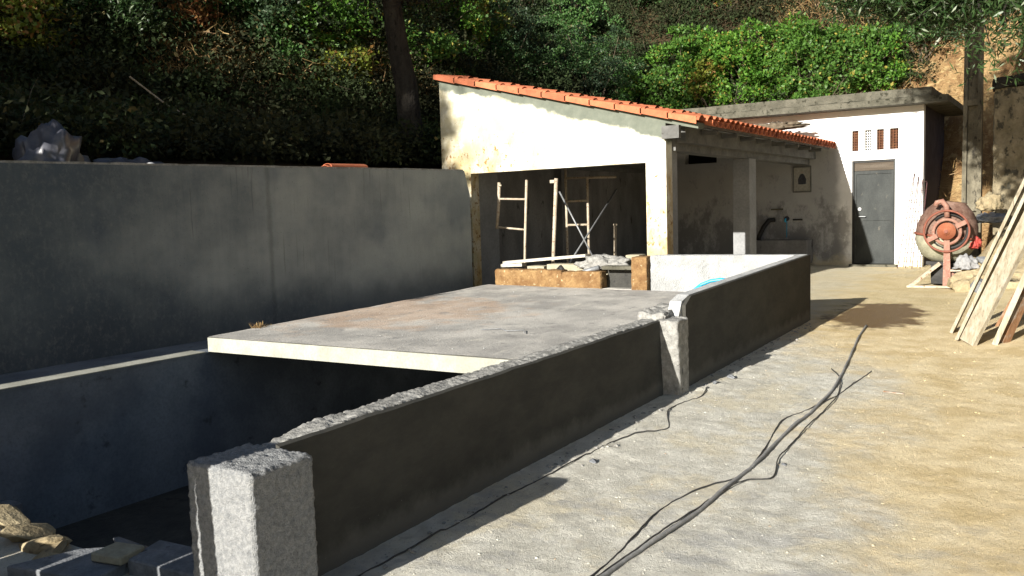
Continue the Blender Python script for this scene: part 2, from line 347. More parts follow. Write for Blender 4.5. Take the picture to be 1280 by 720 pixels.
def prism(poly, y0, y1, axis='y'):                     # polygon in (x,z) pushed along y, or (y,z) pushed along x
    m = MB()
    if axis == 'y': m.quadbox([(a, y0, b) for a, b in poly], [(a, y1, b) for a, b in poly])
    else: m.quadbox([(y0, a, b) for a, b in poly], [(y1, a, b) for a, b in poly])
    return m
def holed_wall(xs, zs, holes, y0, y1):                  # wall in the xz plane with rectangular holes given as (x0,x1,z0,z1)
    xs = sorted(set(xs)); zs = sorted(set(zs)); m = MB()
    solid = {}
    for i in range(len(xs) - 1):
        for j in range(len(zs) - 1):
            cx = (xs[i] + xs[i + 1]) / 2; cz = (zs[j] + zs[j + 1]) / 2
            solid[i, j] = not any(h[0] < cx < h[1] and h[2] < cz < h[3] for h in holes)
    def q(*p): k = len(m.v); m.v += list(p); m.f.append((k, k + 1, k + 2, k + 3))
    for (i, j), s_ in solid.items():
        if not s_: continue
        a, b, c, d = xs[i], xs[i + 1], zs[j], zs[j + 1]
        q((a, y0, c), (b, y0, c), (b, y0, d), (a, y0, d)); q((b, y1, c), (a, y1, c), (a, y1, d), (b, y1, d))
        if not solid.get((i - 1, j)): q((a, y1, c), (a, y0, c), (a, y0, d), (a, y1, d))
        if not solid.get((i + 1, j)): q((b, y0, c), (b, y1, c), (b, y1, d), (b, y0, d))
        if not solid.get((i, j - 1)): q((a, y0, c), (a, y1, c), (b, y1, c), (b, y0, c))
        if not solid.get((i, j + 1)): q((a, y0, d), (b, y0, d), (b, y1, d), (a, y1, d))
    return m
def fbm(p, oct=4, s=0.):
    return mnoise.fractal(Vector(p) + Vector((s, s * .7, s * 1.3)), .9, 2.1, oct)
def rough_box(x0, x1, y0, y1, z0, z1, cell, amp, freq, top_amp=None, rnd=0., taper=None):
    """closed box, finely divided, its faces pushed in and out by noise"""
    nx, ny, nz = [max(1, int(round(abs(b - a) / cell))) for a, b in ((x0, x1), (y0, y1), (z0, z1))]
    idx = {}; m = MB()
    def V(i, j, k):
        if (i, j, k) not in idx:
            u, v, w = i / nx, j / ny, k / nz
            p = Vector((x0 + (x1 - x0) * u, y0 + (y1 - y0) * v, z0 + (z1 - z0) * w))
            n = Vector(((i == nx) - (i == 0), (j == ny) - (j == 0), (k == nz) - (k == 0)))
            l = n.length
            if rnd and l > 1.1: p -= n * rnd * (l - 1) * .7
            a = amp if not (top_amp and k == nz) else top_amp
            p += n.normalized() * (fbm(p * freq) * a + mnoise.noise(p * freq * 3.1) * a * .5)
            if taper: p = taper(p)
            idx[i, j, k] = len(m.v); m.v.append(tuple(p))
        return idx[i, j, k]
    for i in range(nx):
        for j in range(ny):
            m.f.append((V(i, j, 0), V(i, j + 1, 0), V(i + 1, j + 1, 0), V(i + 1, j, 0))); m.f.append((V(i, j, nz), V(i + 1, j, nz), V(i + 1, j + 1, nz), V(i, j + 1, nz)))
    for i in range(nx):
        for k in range(nz):
            m.f.append((V(i, 0, k), V(i + 1, 0, k), V(i + 1, 0, k + 1), V(i, 0, k + 1))); m.f.append((V(i, ny, k), V(i, ny, k + 1), V(i + 1, ny, k + 1), V(i + 1, ny, k)))
    for j in range(ny):
        for k in range(nz):
            m.f.append((V(0, j, k), V(0, j, k + 1), V(0, j + 1, k + 1), V(0, j + 1, k))); m.f.append((V(nx, j, k), V(nx, j + 1, k), V(nx, j + 1, k + 1), V(nx, j, k + 1)))
    return m
def rock_mesh(name, seed, sub=2, flat=1.):
    bm = bmesh.new(); bmesh.ops.create_icosphere(bm, subdivisions=sub, radius=1)
    r = random.Random(seed); cuts = [(Vector((r.gauss(0, 1), r.gauss(0, 1), r.gauss(0, 1))).normalized(), r.uniform(.45, .8)) for _ in range(9)]
    for v in bm.verts:
        for n, d in cuts:
            e = v.co.dot(n) - d
            if e > 0: v.co -= n * e
        v.co += v.co.normalized() * fbm(v.co * 2.2, 3, seed) * .12
        v.co.z *= flat
    me = bpy.data.meshes.new(name); bm.to_mesh(me); bm.free(); return me
def quads_mesh(name, P):                                # P: (n,4,3) array -> mesh of loose quads
    n = len(P); me = bpy.data.meshes.new(name); me.vertices.add(4 * n); me.loops.add(4 * n); me.polygons.add(n)
    me.vertices.foreach_set('co', P.reshape(-1).astype(np.float32)); me.loops.foreach_set('vertex_index', np.arange(4 * n, dtype=np.int32))
    me.polygons.foreach_set('loop_start', np.arange(0, 4 * n, 4, dtype=np.int32)); me.polygons.foreach_set('loop_total', np.full(n, 4, dtype=np.int32))
    me.update(calc_edges=True); return me
def unit(a): return a / np.maximum(np.linalg.norm(a, axis=-1, keepdims=True), 1e-9)
def leaves(C, out, ln, wd, droop=.2, jit=1.0):          # centres, outward dirs -> leaf quads, folded at the midrib
    n = len(C); d = unit(unit(out) * .6 + RNG.normal(size=(n, 3)) * jit * .6 + np.array([0, 0, -droop]))
    w = unit(np.cross(d, unit(out * .5 + RNG.normal(size=(n, 3)) * .7 + np.array([0, 0, .4])))); nn = np.cross(d, w)
    L = (ln * RNG.uniform(.6, 1.35, n))[:, None]; W = (wd * RNG.uniform(.6, 1.3, n))[:, None]
    a = C; t = C + d * L - nn * L * .12; l = C + d * L * .45 + w * W / 2 + nn * W * .18; r = C + d * L * .45 - w * W / 2 + nn * W * .18
    return np.stack([a, l, t, r], 1)
def clump_cloud(cent, rad, per, ln, wd, squash=.8):     # leaves gathered on the shells of many small clumps
    cent = np.asarray(cent, float); rad = np.asarray(rad, float); idx = np.repeat(np.arange(len(cent)), per)
    d = unit(RNG.normal(size=(len(idx), 3))); d[:, 2] = np.where(d[:, 2] < -.3, -d[:, 2], d[:, 2])
    rr = rad[idx] * RNG.uniform(.35, 1.08, len(idx)) ** .6
    p = cent[idx] + d * rr[:, None] * np.array([1, 1, squash])
    return leaves(p, d, ln, wd)
def crown(name, mat, parent, c, rx, ry, rz, nclump, per, crad, ln, wd, seed=0, low=-.5):
    r = np.random.default_rng(seed); d = unit(r.normal(size=(nclump, 3))); d[:, 2] = np.maximum(d[:, 2], low)
    s = r.uniform(.25, 1, nclump) ** .45; lob = 1 + .30 * np.sin(d[:, 0] * 5 + seed) * np.cos(d[:, 1] * 4 + seed * 2)
    cc = np.array(c) + d * (s * lob)[:, None] * np.array([rx, ry, rz])
    P = clump_cloud(cc, crad * r.uniform(.5, 1.3, nclump), per, ln, wd)
    if parent is not None and '_b' in parent: P = P - np.array(parent['_b'])
    return link(name, quads_mesh(name, P), mat, parent), cc

# ------------------------------------------------------------------ ground
def breaks(parts):
    out = []
    for a, b, s in parts: out += list(np.arange(a, b - 1e-6, s))
    return np.array(sorted(set(np.round(out + [parts[-1][1]], 4))))
gx = breaks([(-60, -12, 6), (-12, -6.8, .4), (-6.8, -2.75, .25), (-2.75, 1.2, .03), (1.2, 6, .3), (6, 60, 6)])
gy = breaks([(-60, -6, 6), (-6, 1.4, .4), (1.4, 9, .03), (9, 19, .08), (19, 60, 4)])
def g_height(x, y):
    z = gz(x, y)
    if -2.8 < x < 1.3 and 1.3 < y < 19:
        z += .003 * fbm((x * 1.6, y * 1.2, 0), 3) + .0052 * fbm((x * 15, y * 13, 3), 4)
        # a low drift of crumbs and dust against the wall foot
        e = max(0, 1 - abs(x + 2.42) / .22); z += e * (.004 + .022 * max(0, fbm((x * 6, y * 5, 9), 4)))
        # two soft wheel tracks and heaped sand on the right
        z += -.012 * math.exp(-((x + 1.0 + .04 * y) / .14) ** 2) - .010 * math.exp(-((x + .45 + .04 * y) / .12) ** 2)
        z += .05 * max(0, min(1, (x + .95) / .8)) * max(0, min(1, (y - 8) / 3))
        z += .10 * max(0, min(1, (x + 1.5) / .6)) * max(0, min(1, (y - 12.6) / 1.5))
    return z
verts = [(x, y, g_height(x, y)) for y in gy for x in gx]; nx = len(gx); faces = []
for j in range(len(gy) - 1):
    for i in range(nx - 1):
        cx = (gx[i] + gx[i + 1]) / 2; cy = (gy[j] + gy[j + 1]) / 2
        if -6.8 < cx < -2.75 and 2.2 < cy < 9: continue
        faces.append((j * nx + i, j * nx + i + 1, (j + 1) * nx + i + 1, (j + 1) * nx + i))
me = bpy.data.meshes.new('ground'); me.from_pydata(verts, [], faces); me.update()
struct(link('ground', me, M['ground'], smooth=True))

# hillside: terrace behind the tall wall, then a steep bank that turns behind the shed and the store
def hill(x, y):
    xe = -6.93 if y < 9.5 else -8.25
    if x < xe:
        d = -x - 6.66; d0 = 2.6 + .42 * max(0, 13 - y); fx = 1.93 + .0105 * y + .12 * min(d, d0) + max(0, d - d0) * 1.02
        fx = max(fx, 1.9)
    else: fx = -3
    fy = (y - 18.5) * 1.28 + .3 if y > 18.4 else -3
    if x > 1.5: fy -= (x - 1.5) * .15
    z = max(fx, fy)
    if z > -2: z += .35 * fbm((x * .45, y * .45, 2), 4) * min(1, max(0, (z - 2.2) / 1.5)) + (.16 * fbm((x * 1.7, y * 1.7, z * .5), 4) if z > 2.4 or y > 18.6 else 0)
    return min(z, 19 + .03 * (abs(x) + y))
hx = np.array(sorted(set(list(np.arange(-70, -20, 2.5)) + list(np.round(np.arange(-20, -8.3, .3), 3)) + [-8.3, -8.2, -7.5, -6.97, -6.90] + list(np.round(np.arange(-6.3, 6, .3), 3)) + list(np.arange(6, 60, 2.5)))))
hy = np.array(sorted(set(list(np.arange(-40, -4, 2)) + list(np.round(np.arange(-4, 9.2, .3), 3)) + [9.48, 9.52] + list(np.round(np.arange(9.6, 18.2, .3), 3)) + [18.35, 18.45] + list(np.round(np.arange(18.6, 30, .25), 3)) + list(np.arange(30, 80, 2.5)))))
verts = [(x, y, hill(x, y)) for y in hy for x in hx]; nx = len(hx); faces = []
for j in range(len(hy) - 1):
    for i in range(nx - 1):
        q = (j * nx + i, j * nx + i + 1, (j + 1) * nx + i + 1, (j + 1) * nx + i)
        if max(verts[a][2] for a in q) > -1: faces.append(q)
me = bpy.data.meshes.new('hillside'); me.from_pydata(verts, [], faces); me.update()
struct(link('hillside', me, M['soil'], smooth=True))

# ------------------------------------------------------------------ tall grey wall on the left
wt = thing('boundary_wall', (-6.95, 3, .1), 'tall bluish grey cement rendered wall along the left side, standing in shade', 'wall')
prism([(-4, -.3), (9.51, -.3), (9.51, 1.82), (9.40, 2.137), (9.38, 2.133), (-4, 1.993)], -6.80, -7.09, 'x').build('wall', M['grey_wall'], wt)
rough_box(-7.08, -6.808, -4, 9.385, 1.985, 2.012, .045, .004, 5, .006, 0, lambda p: Vector((p.x, p.y, p.z + .01045 * (p.y + 4) ))).build('coping', M['mortar'], wt)
prism([(-8.3, -.2), (-7.095, -.2), (-7.095, 1.97), (-8.3, 2.0)], 9.40, 9.62).build('return_wall', M['grey_wall'], wt)

# ------------------------------------------------------------------ sunken tank with its ledge
tk = thing('water_tank', (-4.5, 5, -.6), 'empty sunken rectangular tank of dark damp cement beside the tall wall', 'tank')
MB().box(-6.17, -2.86, 2.21, 9.0, -.75, -.60).build('floor', M['pit_floor'], tk)
MB().box(-6.79, -6.17, -1, 9.0, -.75, .461).build('side_wall', M['pit'], tk)
rough_box(-6.795, -6.165, -1, 8.98, .462, .48, .09, .002, 6).build('ledge', M['pit'], tk)  # rest of the ledge left dark, its shade put into the colour
rough_box(-6.36, -6.160, -1, 4.70, .4805, .487, .06, .002, 9).build('ledge_lit_strip', M['white_edge'], tk)  # sunlit strip of the ledge, its light put into a paler colour
MB().box(-6.17, -2.86, 9.0, 9.06, -.75, .5).build('end_wall', M['pit'], tk)
MB().box(-6.17, -2.86, 2.02, 2.2, -.75, .06).build('end_wall', M['pit'], tk)

# ------------------------------------------------------------------ concrete slab over the tank
sb = thing('concrete_slab', (-4.6, 6.8, .5), 'broad flat dusty concrete slab with pale lit front edge, covering the tank', 'slab')
ny_, nx_ = 70, 60; vs = []; fs = []
def sl_z(x, y): return .46 + gz(x, y)
for j in range(ny_ + 1):
    for i in range(nx_ + 1):
        u = i / nx_; v = j / ny_; x = -6.14 + 3.28 * u; y0 = 4.72 + .25 * u; y = y0 + (8.93 - y0) * v
        vs.append((x + 4.6, y - 6.8, sl_z(x, y) - .5 + .005 * fbm((x * 2.2, y * 2.2, 0), 3)))
for j in range(ny_):
    for i in range(nx_):
        a = j * (nx_ + 1) + i; fs.append((a, a + 1, a + nx_ + 2, a + nx_ + 1))
me = bpy.data.meshes.new('slab_top'); me.from_pydata(vs, [], fs); me.update(); link('slab_top', me, M['slab'], sb, True)
def sl_ring(dz, e=0): return [(-6.14, 4.72 - e, sl_z(-6.14, 4.72) + dz), (-2.86, 4.97 - e, sl_z(-2.86, 4.97) + dz), (-2.86, 8.93, sl_z(-2.86, 8.93) + dz), (-6.14, 8.93, sl_z(-6.14, 8.93) + dz)]
MB().quadbox(sl_ring(-.125, .004), sl_ring(-.006, .004)).build('slab_edge', M['white_edge'], sb)

# ------------------------------------------------------------------ low tank walls along the path
lw = thing('low_tank_wall', (-2.75, 4.3, .08), 'low dark rendered tank wall with rough mortar top, nearest to the camera', 'wall')
MB().box(-2.85, -2.695, 2.3, 6.35, -.6, .63).build('core', M['pit'], lw)
def zt1(y): return .672 + .009 * y
fm = MB(); N = 60
for k in range(N + 1):
    y = 2.36 + 3.86 * k / N; w = .006 * fbm((y * 4, 0, 0), 3)
    fm.v += [(-2.694, y, -.05), (-2.668, y, -.05), (-2.668, y, zt1(y) - .012 + w), (-2.69, y, zt1(y) - .004 + w)]
for k in range(N):
    a = 4 * k
    for e in range(4): fm.f.append((a + e, a + (e + 1) % 4, a + 4 + (e + 1) % 4, a + 4 + e)[::-1])
fm.f += [(0, 1, 2, 3), (4 * N + 3, 4 * N + 2, 4 * N + 1, 4 * N)]
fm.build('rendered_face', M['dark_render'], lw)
rough_box(-2.835, -2.692, 2.35, 6.3, .60, .670, .0115, .007, 30, .009, .004, lambda p: Vector((p.x, p.y, p.z + .009 * p.y - .035 * max(0, (2.65 - p.y) / .3) + .012 * fbm((p.x * 9, p.y * 3, 5), 2)))).build('mortar_top', M['mortar'], lw, True)
rough_box(-2.86, -2.49, 2.06, 2.37, -.3, .675, .0095, .006, 42, .008, .022).build('pillar', M['roughcast'], lw, True)['label'] = 'square roughcast pillar at the near end'
# slim pillar at the joint between the two walls
def mid_taper(p):
    t = max(0, min(1, (p.z - .14) / .5)); 
    q = Vector(p); q.y += .05 * (1 - t) * (p.y < 6.25)
    return q
rough_box(-2.72, -2.525, 6.17, 6.40, .0, .725, .014, .006, 20, .012, .012, mid_taper).build('slim_pillar', M['mortar'], lw, True)['label'] = 'slim tapering mortar pillar at the joint with the farther wall'
w2 = thing('far_tank_wall', (-2.67, 8.4, .15), 'higher dark rendered tank wall beyond the slim pillar, reaching the shed yard', 'wall')
def zt2(y): return .865 + .0295 * (y - 6.4)
prism([(6.5, -.1), (10.36, -.1), (10.36, zt2(10.36)), (6.62, zt2(6.62)), (6.5, zt2(6.5) - .06)], -2.588, -2.62, 'x').build('rendered_face', M['dark_render'], w2)
prism([(6.42, -.1), (10.355, -.1), (10.355, zt2(10.36) + .004), (6.66, zt2(6.66) + .004), (6.50, zt2(6.5) - .03), (6.42, zt2(6.4) - .16)], -2.621, -2.72, 'x').build('core', M['tank_white'], w2)
rough_box(-2.88, -2.64, 6.22, 6.80, .55, .765, .016, .016, 12, .02, .05, lambda p: Vector((p.x - .10 * (p.y - 6.15), p.y, p.z + .03 * (p.y - 6.15)))).build('mortar_heap', M['mortar'], w2, True)
bw = thing('white_tank_wall', (-3.6, 10.2, .2), 'bright white rough rendered end wall of the small tank, in full sun', 'wall')
rough_box(-4.02, -2.725, 9.06, 9.24, .1, 1.045, .03, .004, 12, None, 0, lambda p: Vector((p.x, p.y + (p.x + 4.02) * .84, p.z - .045 * (p.x + 4.02) * (p.z > .8)))).build('wall', M['tank_white'], bw)

# ------------------------------------------------------------------ ochre parapet at the back of the slab
pp = thing('ochre_parapet', (-5.2, 9.1, .5), 'low ochre stained parapet at the back edge of the slab', 'parapet')
rough_box(-6.08, -5.13, 8.98, 9.16, .3, .872, .03, .010, 9, .012, .015).build('stone', M['brown_stone'], pp)
rough_box(-5.125, -4.60, 8.96, 9.14, .3, .865, .03, .012, 9, .012, .02, lambda p: Vector((p.x, p.y, p.z - .05 * max(0, -4.9 - p.x) * (p.z > .7)))).build('stone', M['brown_stone'], pp)
rough_box(-4.22, -4.025, 8.97, 9.22, .3, 1.035, .03, .008, 9, .010, .012).build('stone', M['brown_stone'], pp)['label'] = 'taller squared end stone'
MB().box(-4.6, -4.22, 9.16, 9.20, .3, .90).build('recess_shade', M['pit_floor'], pp)  # dark sheet standing in for the shade inside the recess
MB().box(-4.6, -4.215, 9.0, 9.16, .885, .925).build('lintel_stone', M['old_conc'], pp)
MB().box(-4.595, -4.225, 9.0, 9.15, .3, .665).build('sill', M['slab'], pp)
for x0, x1, z0, z1, y, lb in ((-5.88, -5.63, .5, .885, 9.42, 'first from the left'), (-5.60, -5.16, .5, .91, 9.44, 'second from the left'), (-5.14, -4.90, .5, .905, 9.40, 'third from the left'), (-4.90, -4.70, .5, .985, 9.40, 'beneath the grey sack'), (-4.50, -4.32, .5, 1.03, 9.42, 'tallest, next to the squared end stone')):
    tag(rough_box(x0, x1, y, y + .2, z0, z1, .05, .003, 9, None, .006).build('cream_block', M['cream_block']), 'cream block lined up behind the ochre parapet, ' + lb, 'block', 'cream blocks behind the parapet')
def heap(name, mat, c, sx, sy, sz, seed, label, cat, n=26, group=None, lump=.5, fr=2.):
    bm = bmesh.new(); bmesh.ops.create_icosphere(bm, subdivisions=4, radius=1)
    for v in bm.verts:
        p = v.co.copy(); k = 1 + lump * fbm(p * fr, 4, seed) + .15 * abs(math.sin(p.x * 7 + seed + 3 * p.y))
        v.co = Vector((p.x * sx * k, p.y * sy * k, (p.z if p.z > 0 else p.z * .25) * sz * k))
    me = bpy.data.meshes.new(name); bm.to_mesh(me); bm.free(); o = link(name, me, mat, None, True); o.location = c
    return tag(o, label, cat, group)
heap('cement_sack', M['mortar'], (-4.72, 9.28, .90), .30, .12, .11, 3, 'crumpled grey cement sack slumped over the parapet beside the ochre end stone', 'sack')
t = thing('grey_pipe', (-5.1, 9.1, .85), 'fat grey pipe with black coupling lying along the parapet top', 'pipe')
MB().tube([(-5.2, 9.08, .775), (-4.95, 9.06, .83), (-4.66, 9.05, .905)], .028, 10).build('pipe', M['steel'], t, True)
MB().tube([(-5.25, 9.08, .755), (-5.245, 9.1, .86), (-5.19, 9.08, .90), (-5.15, 9.06, .86)], .030, 8).build('coupling', M['black_metal'], t, True)

# ------------------------------------------------------------------ tile-roofed shed
sh = thing('wash_shed', (-6.2, 13.5, .3), 'whitewashed open-sided shed with sloping orange clay tile roof', 'shed')
def zr(x): return 2.61 - .235 * (x + 3.96)
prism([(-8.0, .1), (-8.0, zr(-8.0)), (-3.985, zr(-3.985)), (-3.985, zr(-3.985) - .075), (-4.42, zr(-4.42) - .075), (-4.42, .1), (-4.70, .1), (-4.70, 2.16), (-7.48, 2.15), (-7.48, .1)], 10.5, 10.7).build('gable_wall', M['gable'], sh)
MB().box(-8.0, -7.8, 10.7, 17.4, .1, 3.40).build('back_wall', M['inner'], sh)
MB().box(-7.8, -7.58, 10.705, 11.35, .1, 3.2).build('inner_pier', M['inner_light'], sh)
MB().box(-7.8, -7.66, 13.5, 13.8, .1, 3.2).build('pilaster', M['inner'], sh)
MB().box(-7.8, -7.70, 10.9, 17.3, 2.3, 2.38).build('wall_plate', M['eave_conc'], sh)
c_ = MB().box(-4.62, -4.35, 13.66, 14.0, .2, 2.30); c_.build('column', M['inner_light'], sh, bevel=.008)
MB().box(-4.70, -4.425, 10.70, 10.88, .1, 2.30).build('corner_column', M['inner_light'], sh)
MB().box(-4.44, -4.21, 10.42, 10.497, 2.44, 2.60).build('beam_end', M['eave_conc'], sh)
MB().box(-4.62, -4.37, 10.705, 17.40, 2.301, 2.50).build('eave_beam', M['eave_conc'], sh)
MB().box(-4.36, -4.24, 10.72, 17.36, 2.40, 2.60).build('fascia_beam', M['eave_conc'], sh)
prism([(-8.02, zr(-8.02) + .002), (-3.995, zr(-3.995) + .002), (-3.995, zr(-3.995) - .05), (-8.02, zr(-8.02) - .05)], 10.702, 17.398).build('roof_deck', M['eave_conc'], sh)
for k in range(8):
    y = 11.3 + k * .8; MB().bar((-4.235, y, 2.545), (-4.02, y, 2.545), .05, .06).build('rafter_end', M['eave_conc'], sh)
ang = math.atan(.235)
def tile_mesh(name, L=.42, r1=.098, r0=.082, th=.014, n=7):
    m = MB()
    for x, r in ((0, r0), (L, r1)):
        for rr in (r, r - th):
            for k in range(n + 1):
                a = math.pi * k / n; m.v.append((x, -rr * math.cos(a), rr * math.sin(a) * .8))
    q = n + 1
    for k in range(n):
        m.f += [(k, k + 1, 2 * q + k + 1, 2 * q + k), (q + k + 1, q + k, 3 * q + k, 3 * q + k + 1), (2 * q + k, 2 * q + k + 1, 3 * q + k + 1, 3 * q + k), (k + 1, k, q + k, q + k + 1)]
    m.f += [(0, 2 * q, 3 * q, q), (n, q + n, 3 * q + n, 2 * q + n)]
    return m
tm = tile_mesh('clay_tile').mesh('clay_tile'); tm.materials.append(M['tile'])
def put_tile(x, y, dz=0, flip=False, name='roof_tile', me=tm, slope=ang):
    o = bpy.data.objects.new(name, me); COL.objects.link(o); o.parent = sh
    o.matrix_local = Matrix.Translation(Vector((x, y, zr(x) + dz)) - Vector(sh['_b'])) @ Matrix.Rotation(slope, 4, 'Y') @ (Matrix.Rotation(math.pi, 4, 'X') if flip else Matrix.Identity(4)) @ Matrix.Rotation(R(random.uniform(-1.3, 1.3)), 4, 'Z')
    return o
vm = tile_mesh('verge_tile', .43, .088, .070, .014, 7).mesh('verge_tile'); vm.materials.append(M['tile'])
for k in range(11): put_tile(-8.03 + k * .367, 10.50, .022, name='verge_tile', me=vm, slope=ang - R(.9))
# low side flange of each verge tile, hanging over the plaster
for k in range(11):
    x = -8.03 + k * .367; prism([(x, zr(x) + .060), (x + .385, zr(x + .385) + .072), (x + .385, zr(x + .385) - .020), (x, zr(x) - .008)], 10.402, 10.422).build('verge_flange', M['tile'], sh)
for k in range(33):
    y = 10.68 + k * .2075
    put_tile(-4.30, y, .035, name='eave_tile'); put_tile(-4.27, y + .104, .06, True, 'pan_tile')
fm = MB()
for rrow in range(10):
    for k in range(33):
        y = 10.68 + k * .2075; x = -4.62 - rrow * .367; i = len(fm.v)
        for xx, r in ((x - .03, .08), (x + .385, .097)):
            for q in range(6): a = math.pi * q / 5; fm.v.append((xx, y - r * math.cos(a), zr(xx) + .035 + (.02 if xx > x else 0) + r * .8 * math.sin(a)))
        for q in range(5): fm.f.append((i + q, i + q + 1, i + 6 + q + 1, i + 6 + q))
o = fm.build('tile_field', M['tile'], sh); o['kind'] = 'stuff'
# bits of dry debris caught on the roof against the store
tag(heap('dry_leaf_litter', M['twig'], (-4.9, 16.9, zr(-4.9) + .16), .5, .14, .10, 6, 'brown leaf litter heaped on the tiles against the white store wall', 'litter', lump=.8, fr=4), None, None)

# ------------------------------------------------------------------ white store building
st_ = thing('white_store', (-5, 18.8, .3), 'white flat-roofed store building with grey metal door and four grilles', 'building')
XC, YB = -2.36, 17.41
al = lambda a: XC + a
door = (al(-1.225), al(-.47), .30, 2.325)
vents = [(al(-1.226), al(-1.11)), (al(-1.0), al(-.885)), (al(-.79), al(-.668)), (al(-.566), al(-.418))]
ventr = [(a, b, 2.505, 2.885) for a, b in vents]; shv = (-6.91, -6.22, 2.44, 2.72)
hs = [door, shv] + ventr
holed_wall([-8.0, XC] + [v for h in hs for v in h[:2]], [.1, 3.268] + [v for h in hs for v in h[2:]], hs, YB, YB + .22).build('front_wall', M['limewash'], st_)
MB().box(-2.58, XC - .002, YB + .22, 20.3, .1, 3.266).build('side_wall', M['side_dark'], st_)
MB().box(-8.0, -2.58, 20.1, 20.3, .1, 3.266).build('rear_wall', M['inner'], st_)
MB().box(-8.0, -7.8, YB + .22, 20.1, .1, 3.266).build('side_wall', M['inner'], st_)
MB().box(-7.8, -2.58, 17.9, 17.94, .1, 3.26).build('dark_room_sheet', M['black_void'], st_)  # near-black sheet standing in for the unlit room behind the openings
rough_box(-8.1, -1.93, 17.03, 20.5, 3.27, 3.385, .09, .006, 3, None, .01).build('roof_slab', M['old_conc'], st_)
rough_box(-8.1, -2.19, 17.08, 20.4, 3.388, 3.545, .09, .008, 3, None, .015).build('roof_upstand', M['old_conc'], st_)
dz0, dz1 = .385, 2.315
dd = MB().box(door[0] + .03, door[1] - .03, YB + .07, YB + .10, dz0, 2.13).build('door', M['door'], st_)
def sub(mb, name, mat, par, bevel=0):
    """a piece one level deeper: parented to a part whose own origin is its thing's base"""
    me = mb.mesh(name, par.parent['_b']); return link(name, me, mat, par)
sub(MB().box(door[0] + .05, door[1] - .05, YB + .055, YB + .07, 1.20, 1.24), 'mid_rail', M['door'], dd)
sub(MB().box(door[0] + .035, door[0] + .07, YB + .052, YB + .07, dz0 + .01, 2.12), 'stile', M['door'], dd)
sub(MB().box(door[1] - .07, door[1] - .035, YB + .052, YB + .07, dz0 + .01, 2.12), 'stile', M['door'], dd)
sub(MB().box(door[0] + .07, door[1] - .07, YB + .052, YB + .07, 2.07, 2.12), 'top_rail', M['door'], dd)
sub(MB().box(door[0] + .07, door[1] - .07, YB + .052, YB + .07, dz0 + .01, dz0 + .06), 'bottom_rail', M['door'], dd)
sub(MB().tube([(door[0] + .12, YB + .05, 1.28), (door[0] + .12, YB + .02, 1.28), (door[0] + .24, YB + .02, 1.275)], .011, 6), 'handle', M['steel'], dd)
sub(MB().lathe([(.0, .0), (.028, .0), (.028, .012), (0, .012)], (door[0] + .13, YB + .052, 1.42), 12, (0, -1, 0)), 'lock', M['white_cap'], dd)
MB().box(door[0], door[0] + .03, YB + .02, YB + .12, dz0, dz1).build('door_frame', M['black_metal'], st_)
MB().box(door[1] - .03, door[1], YB + .04, YB + .12, dz0, dz1).build('door_frame', M['door'], st_)
MB().box(door[0] + .03, door[1] - .03, YB + .04, YB + .12, 2.285, dz1).build('door_frame', M['black_metal'], st_)
MB().box(door[0] + .03, door[1] - .03, YB + .06, YB + .10, 2.135, 2.285).build('transom_panel', M['door_wood'], st_)
MB().box(door[0] - .03, door[1] + .05, YB - .12, YB + .2, .20, .382).build('door_step', M['old_conc'], st_)
for i, (a, b, c, d) in enumerate(ventr):
    m_ = M['white_grille'] if i == 1 else M['terracotta']; nxh = 3; nzh = 8; hh = []; ww = (b - a) / nxh; hz = (d - c) / nzh
    for p in range(nxh):
        for q in range(nzh):
            e = .13 if i == 1 else .22; hh.append((a + ww * (p + e), a + ww * (p + 1 - e), c + hz * (q + e), c + hz * (q + 1 - e)))
    g = holed_wall([a, b] + [v for h in hh for v in h[:2]], [c, d] + [v for h in hh for v in h[2:]], hh, YB + .05, YB + .09).build('vent_grille', m_, st_)
    g['label'] = ['terracotta grille, first of four', 'whitewashed grille, second of four', 'terracotta grille, third of four', 'ochre grille nearest the corner'][i]
# painted tile picture, sink and tap inside the shed, on the store wall
pn = thing('tile_picture', (-4.5, YB, 1.8), 'small framed picture panel of a dark robed figure on the shed end wall', 'picture')
MB().box(-4.66, -4.35, YB - .015, YB - .002, 1.80, 2.25).build('panel', M['tile_panel'], pn)
for a in ((-4.68, -4.33, 2.25, 2.28), (-4.68, -4.33, 1.77, 1.80), (-4.68, -4.66, 1.80, 2.25), (-4.35, -4.33, 1.80, 2.25)):
    MB().box(a[0], a[1], YB - .03, YB - .002, a[2], a[3]).build('frame', M['eave_conc'], pn)
m = MB(); poly = [(-4.575, 1.93), (-4.435, 1.93), (-4.425, 2.02), (-4.46, 2.10), (-4.485, 2.13), (-4.525, 2.13), (-4.55, 2.10), (-4.585, 2.02)]
m.quadbox([(a, YB - .016, b) for a, b in poly], [(a, YB - .019, b) for a, b in poly]); m.build('robed_figure', M['figure_dark'], pn)
MB().lathe([(0, 0), (.026, 0), (.026, .004), (0, .004)], (-4.505, YB - .0165, 2.155), 12, (0, -1, 0)).build('head', M['figure_skin'], pn)
sk = thing('stone_sink', (-4.8, 17.2, .3), 'rough stone wash trough against the shed end wall below the tap', 'sink')
holed = MB()
for a in ((-5.35, -4.30, 16.92, 17.0), (-5.35, -4.30, 17.32, 17.40), (-5.35, -5.27, 17.0, 17.32), (-4.38, -4.30, 17.0, 17.32)): holed.box(a[0], a[1], a[2], a[3], .45, .86)
holed.build('basin', M['inner'], sk); MB().box(-5.34, -4.31, 16.93, 17.39, .40, .449).build('bottom', M['inner'], sk)
for x in (-5.25, -4.55): MB().box(x, x + .18, 16.96, 17.38, .2, .399).build('support', M['inner'], sk)
tp = thing('wall_tap', (-4.83, 17.35, 1.25), 'small blue tap with drip stain on the shed end wall', 'tap')
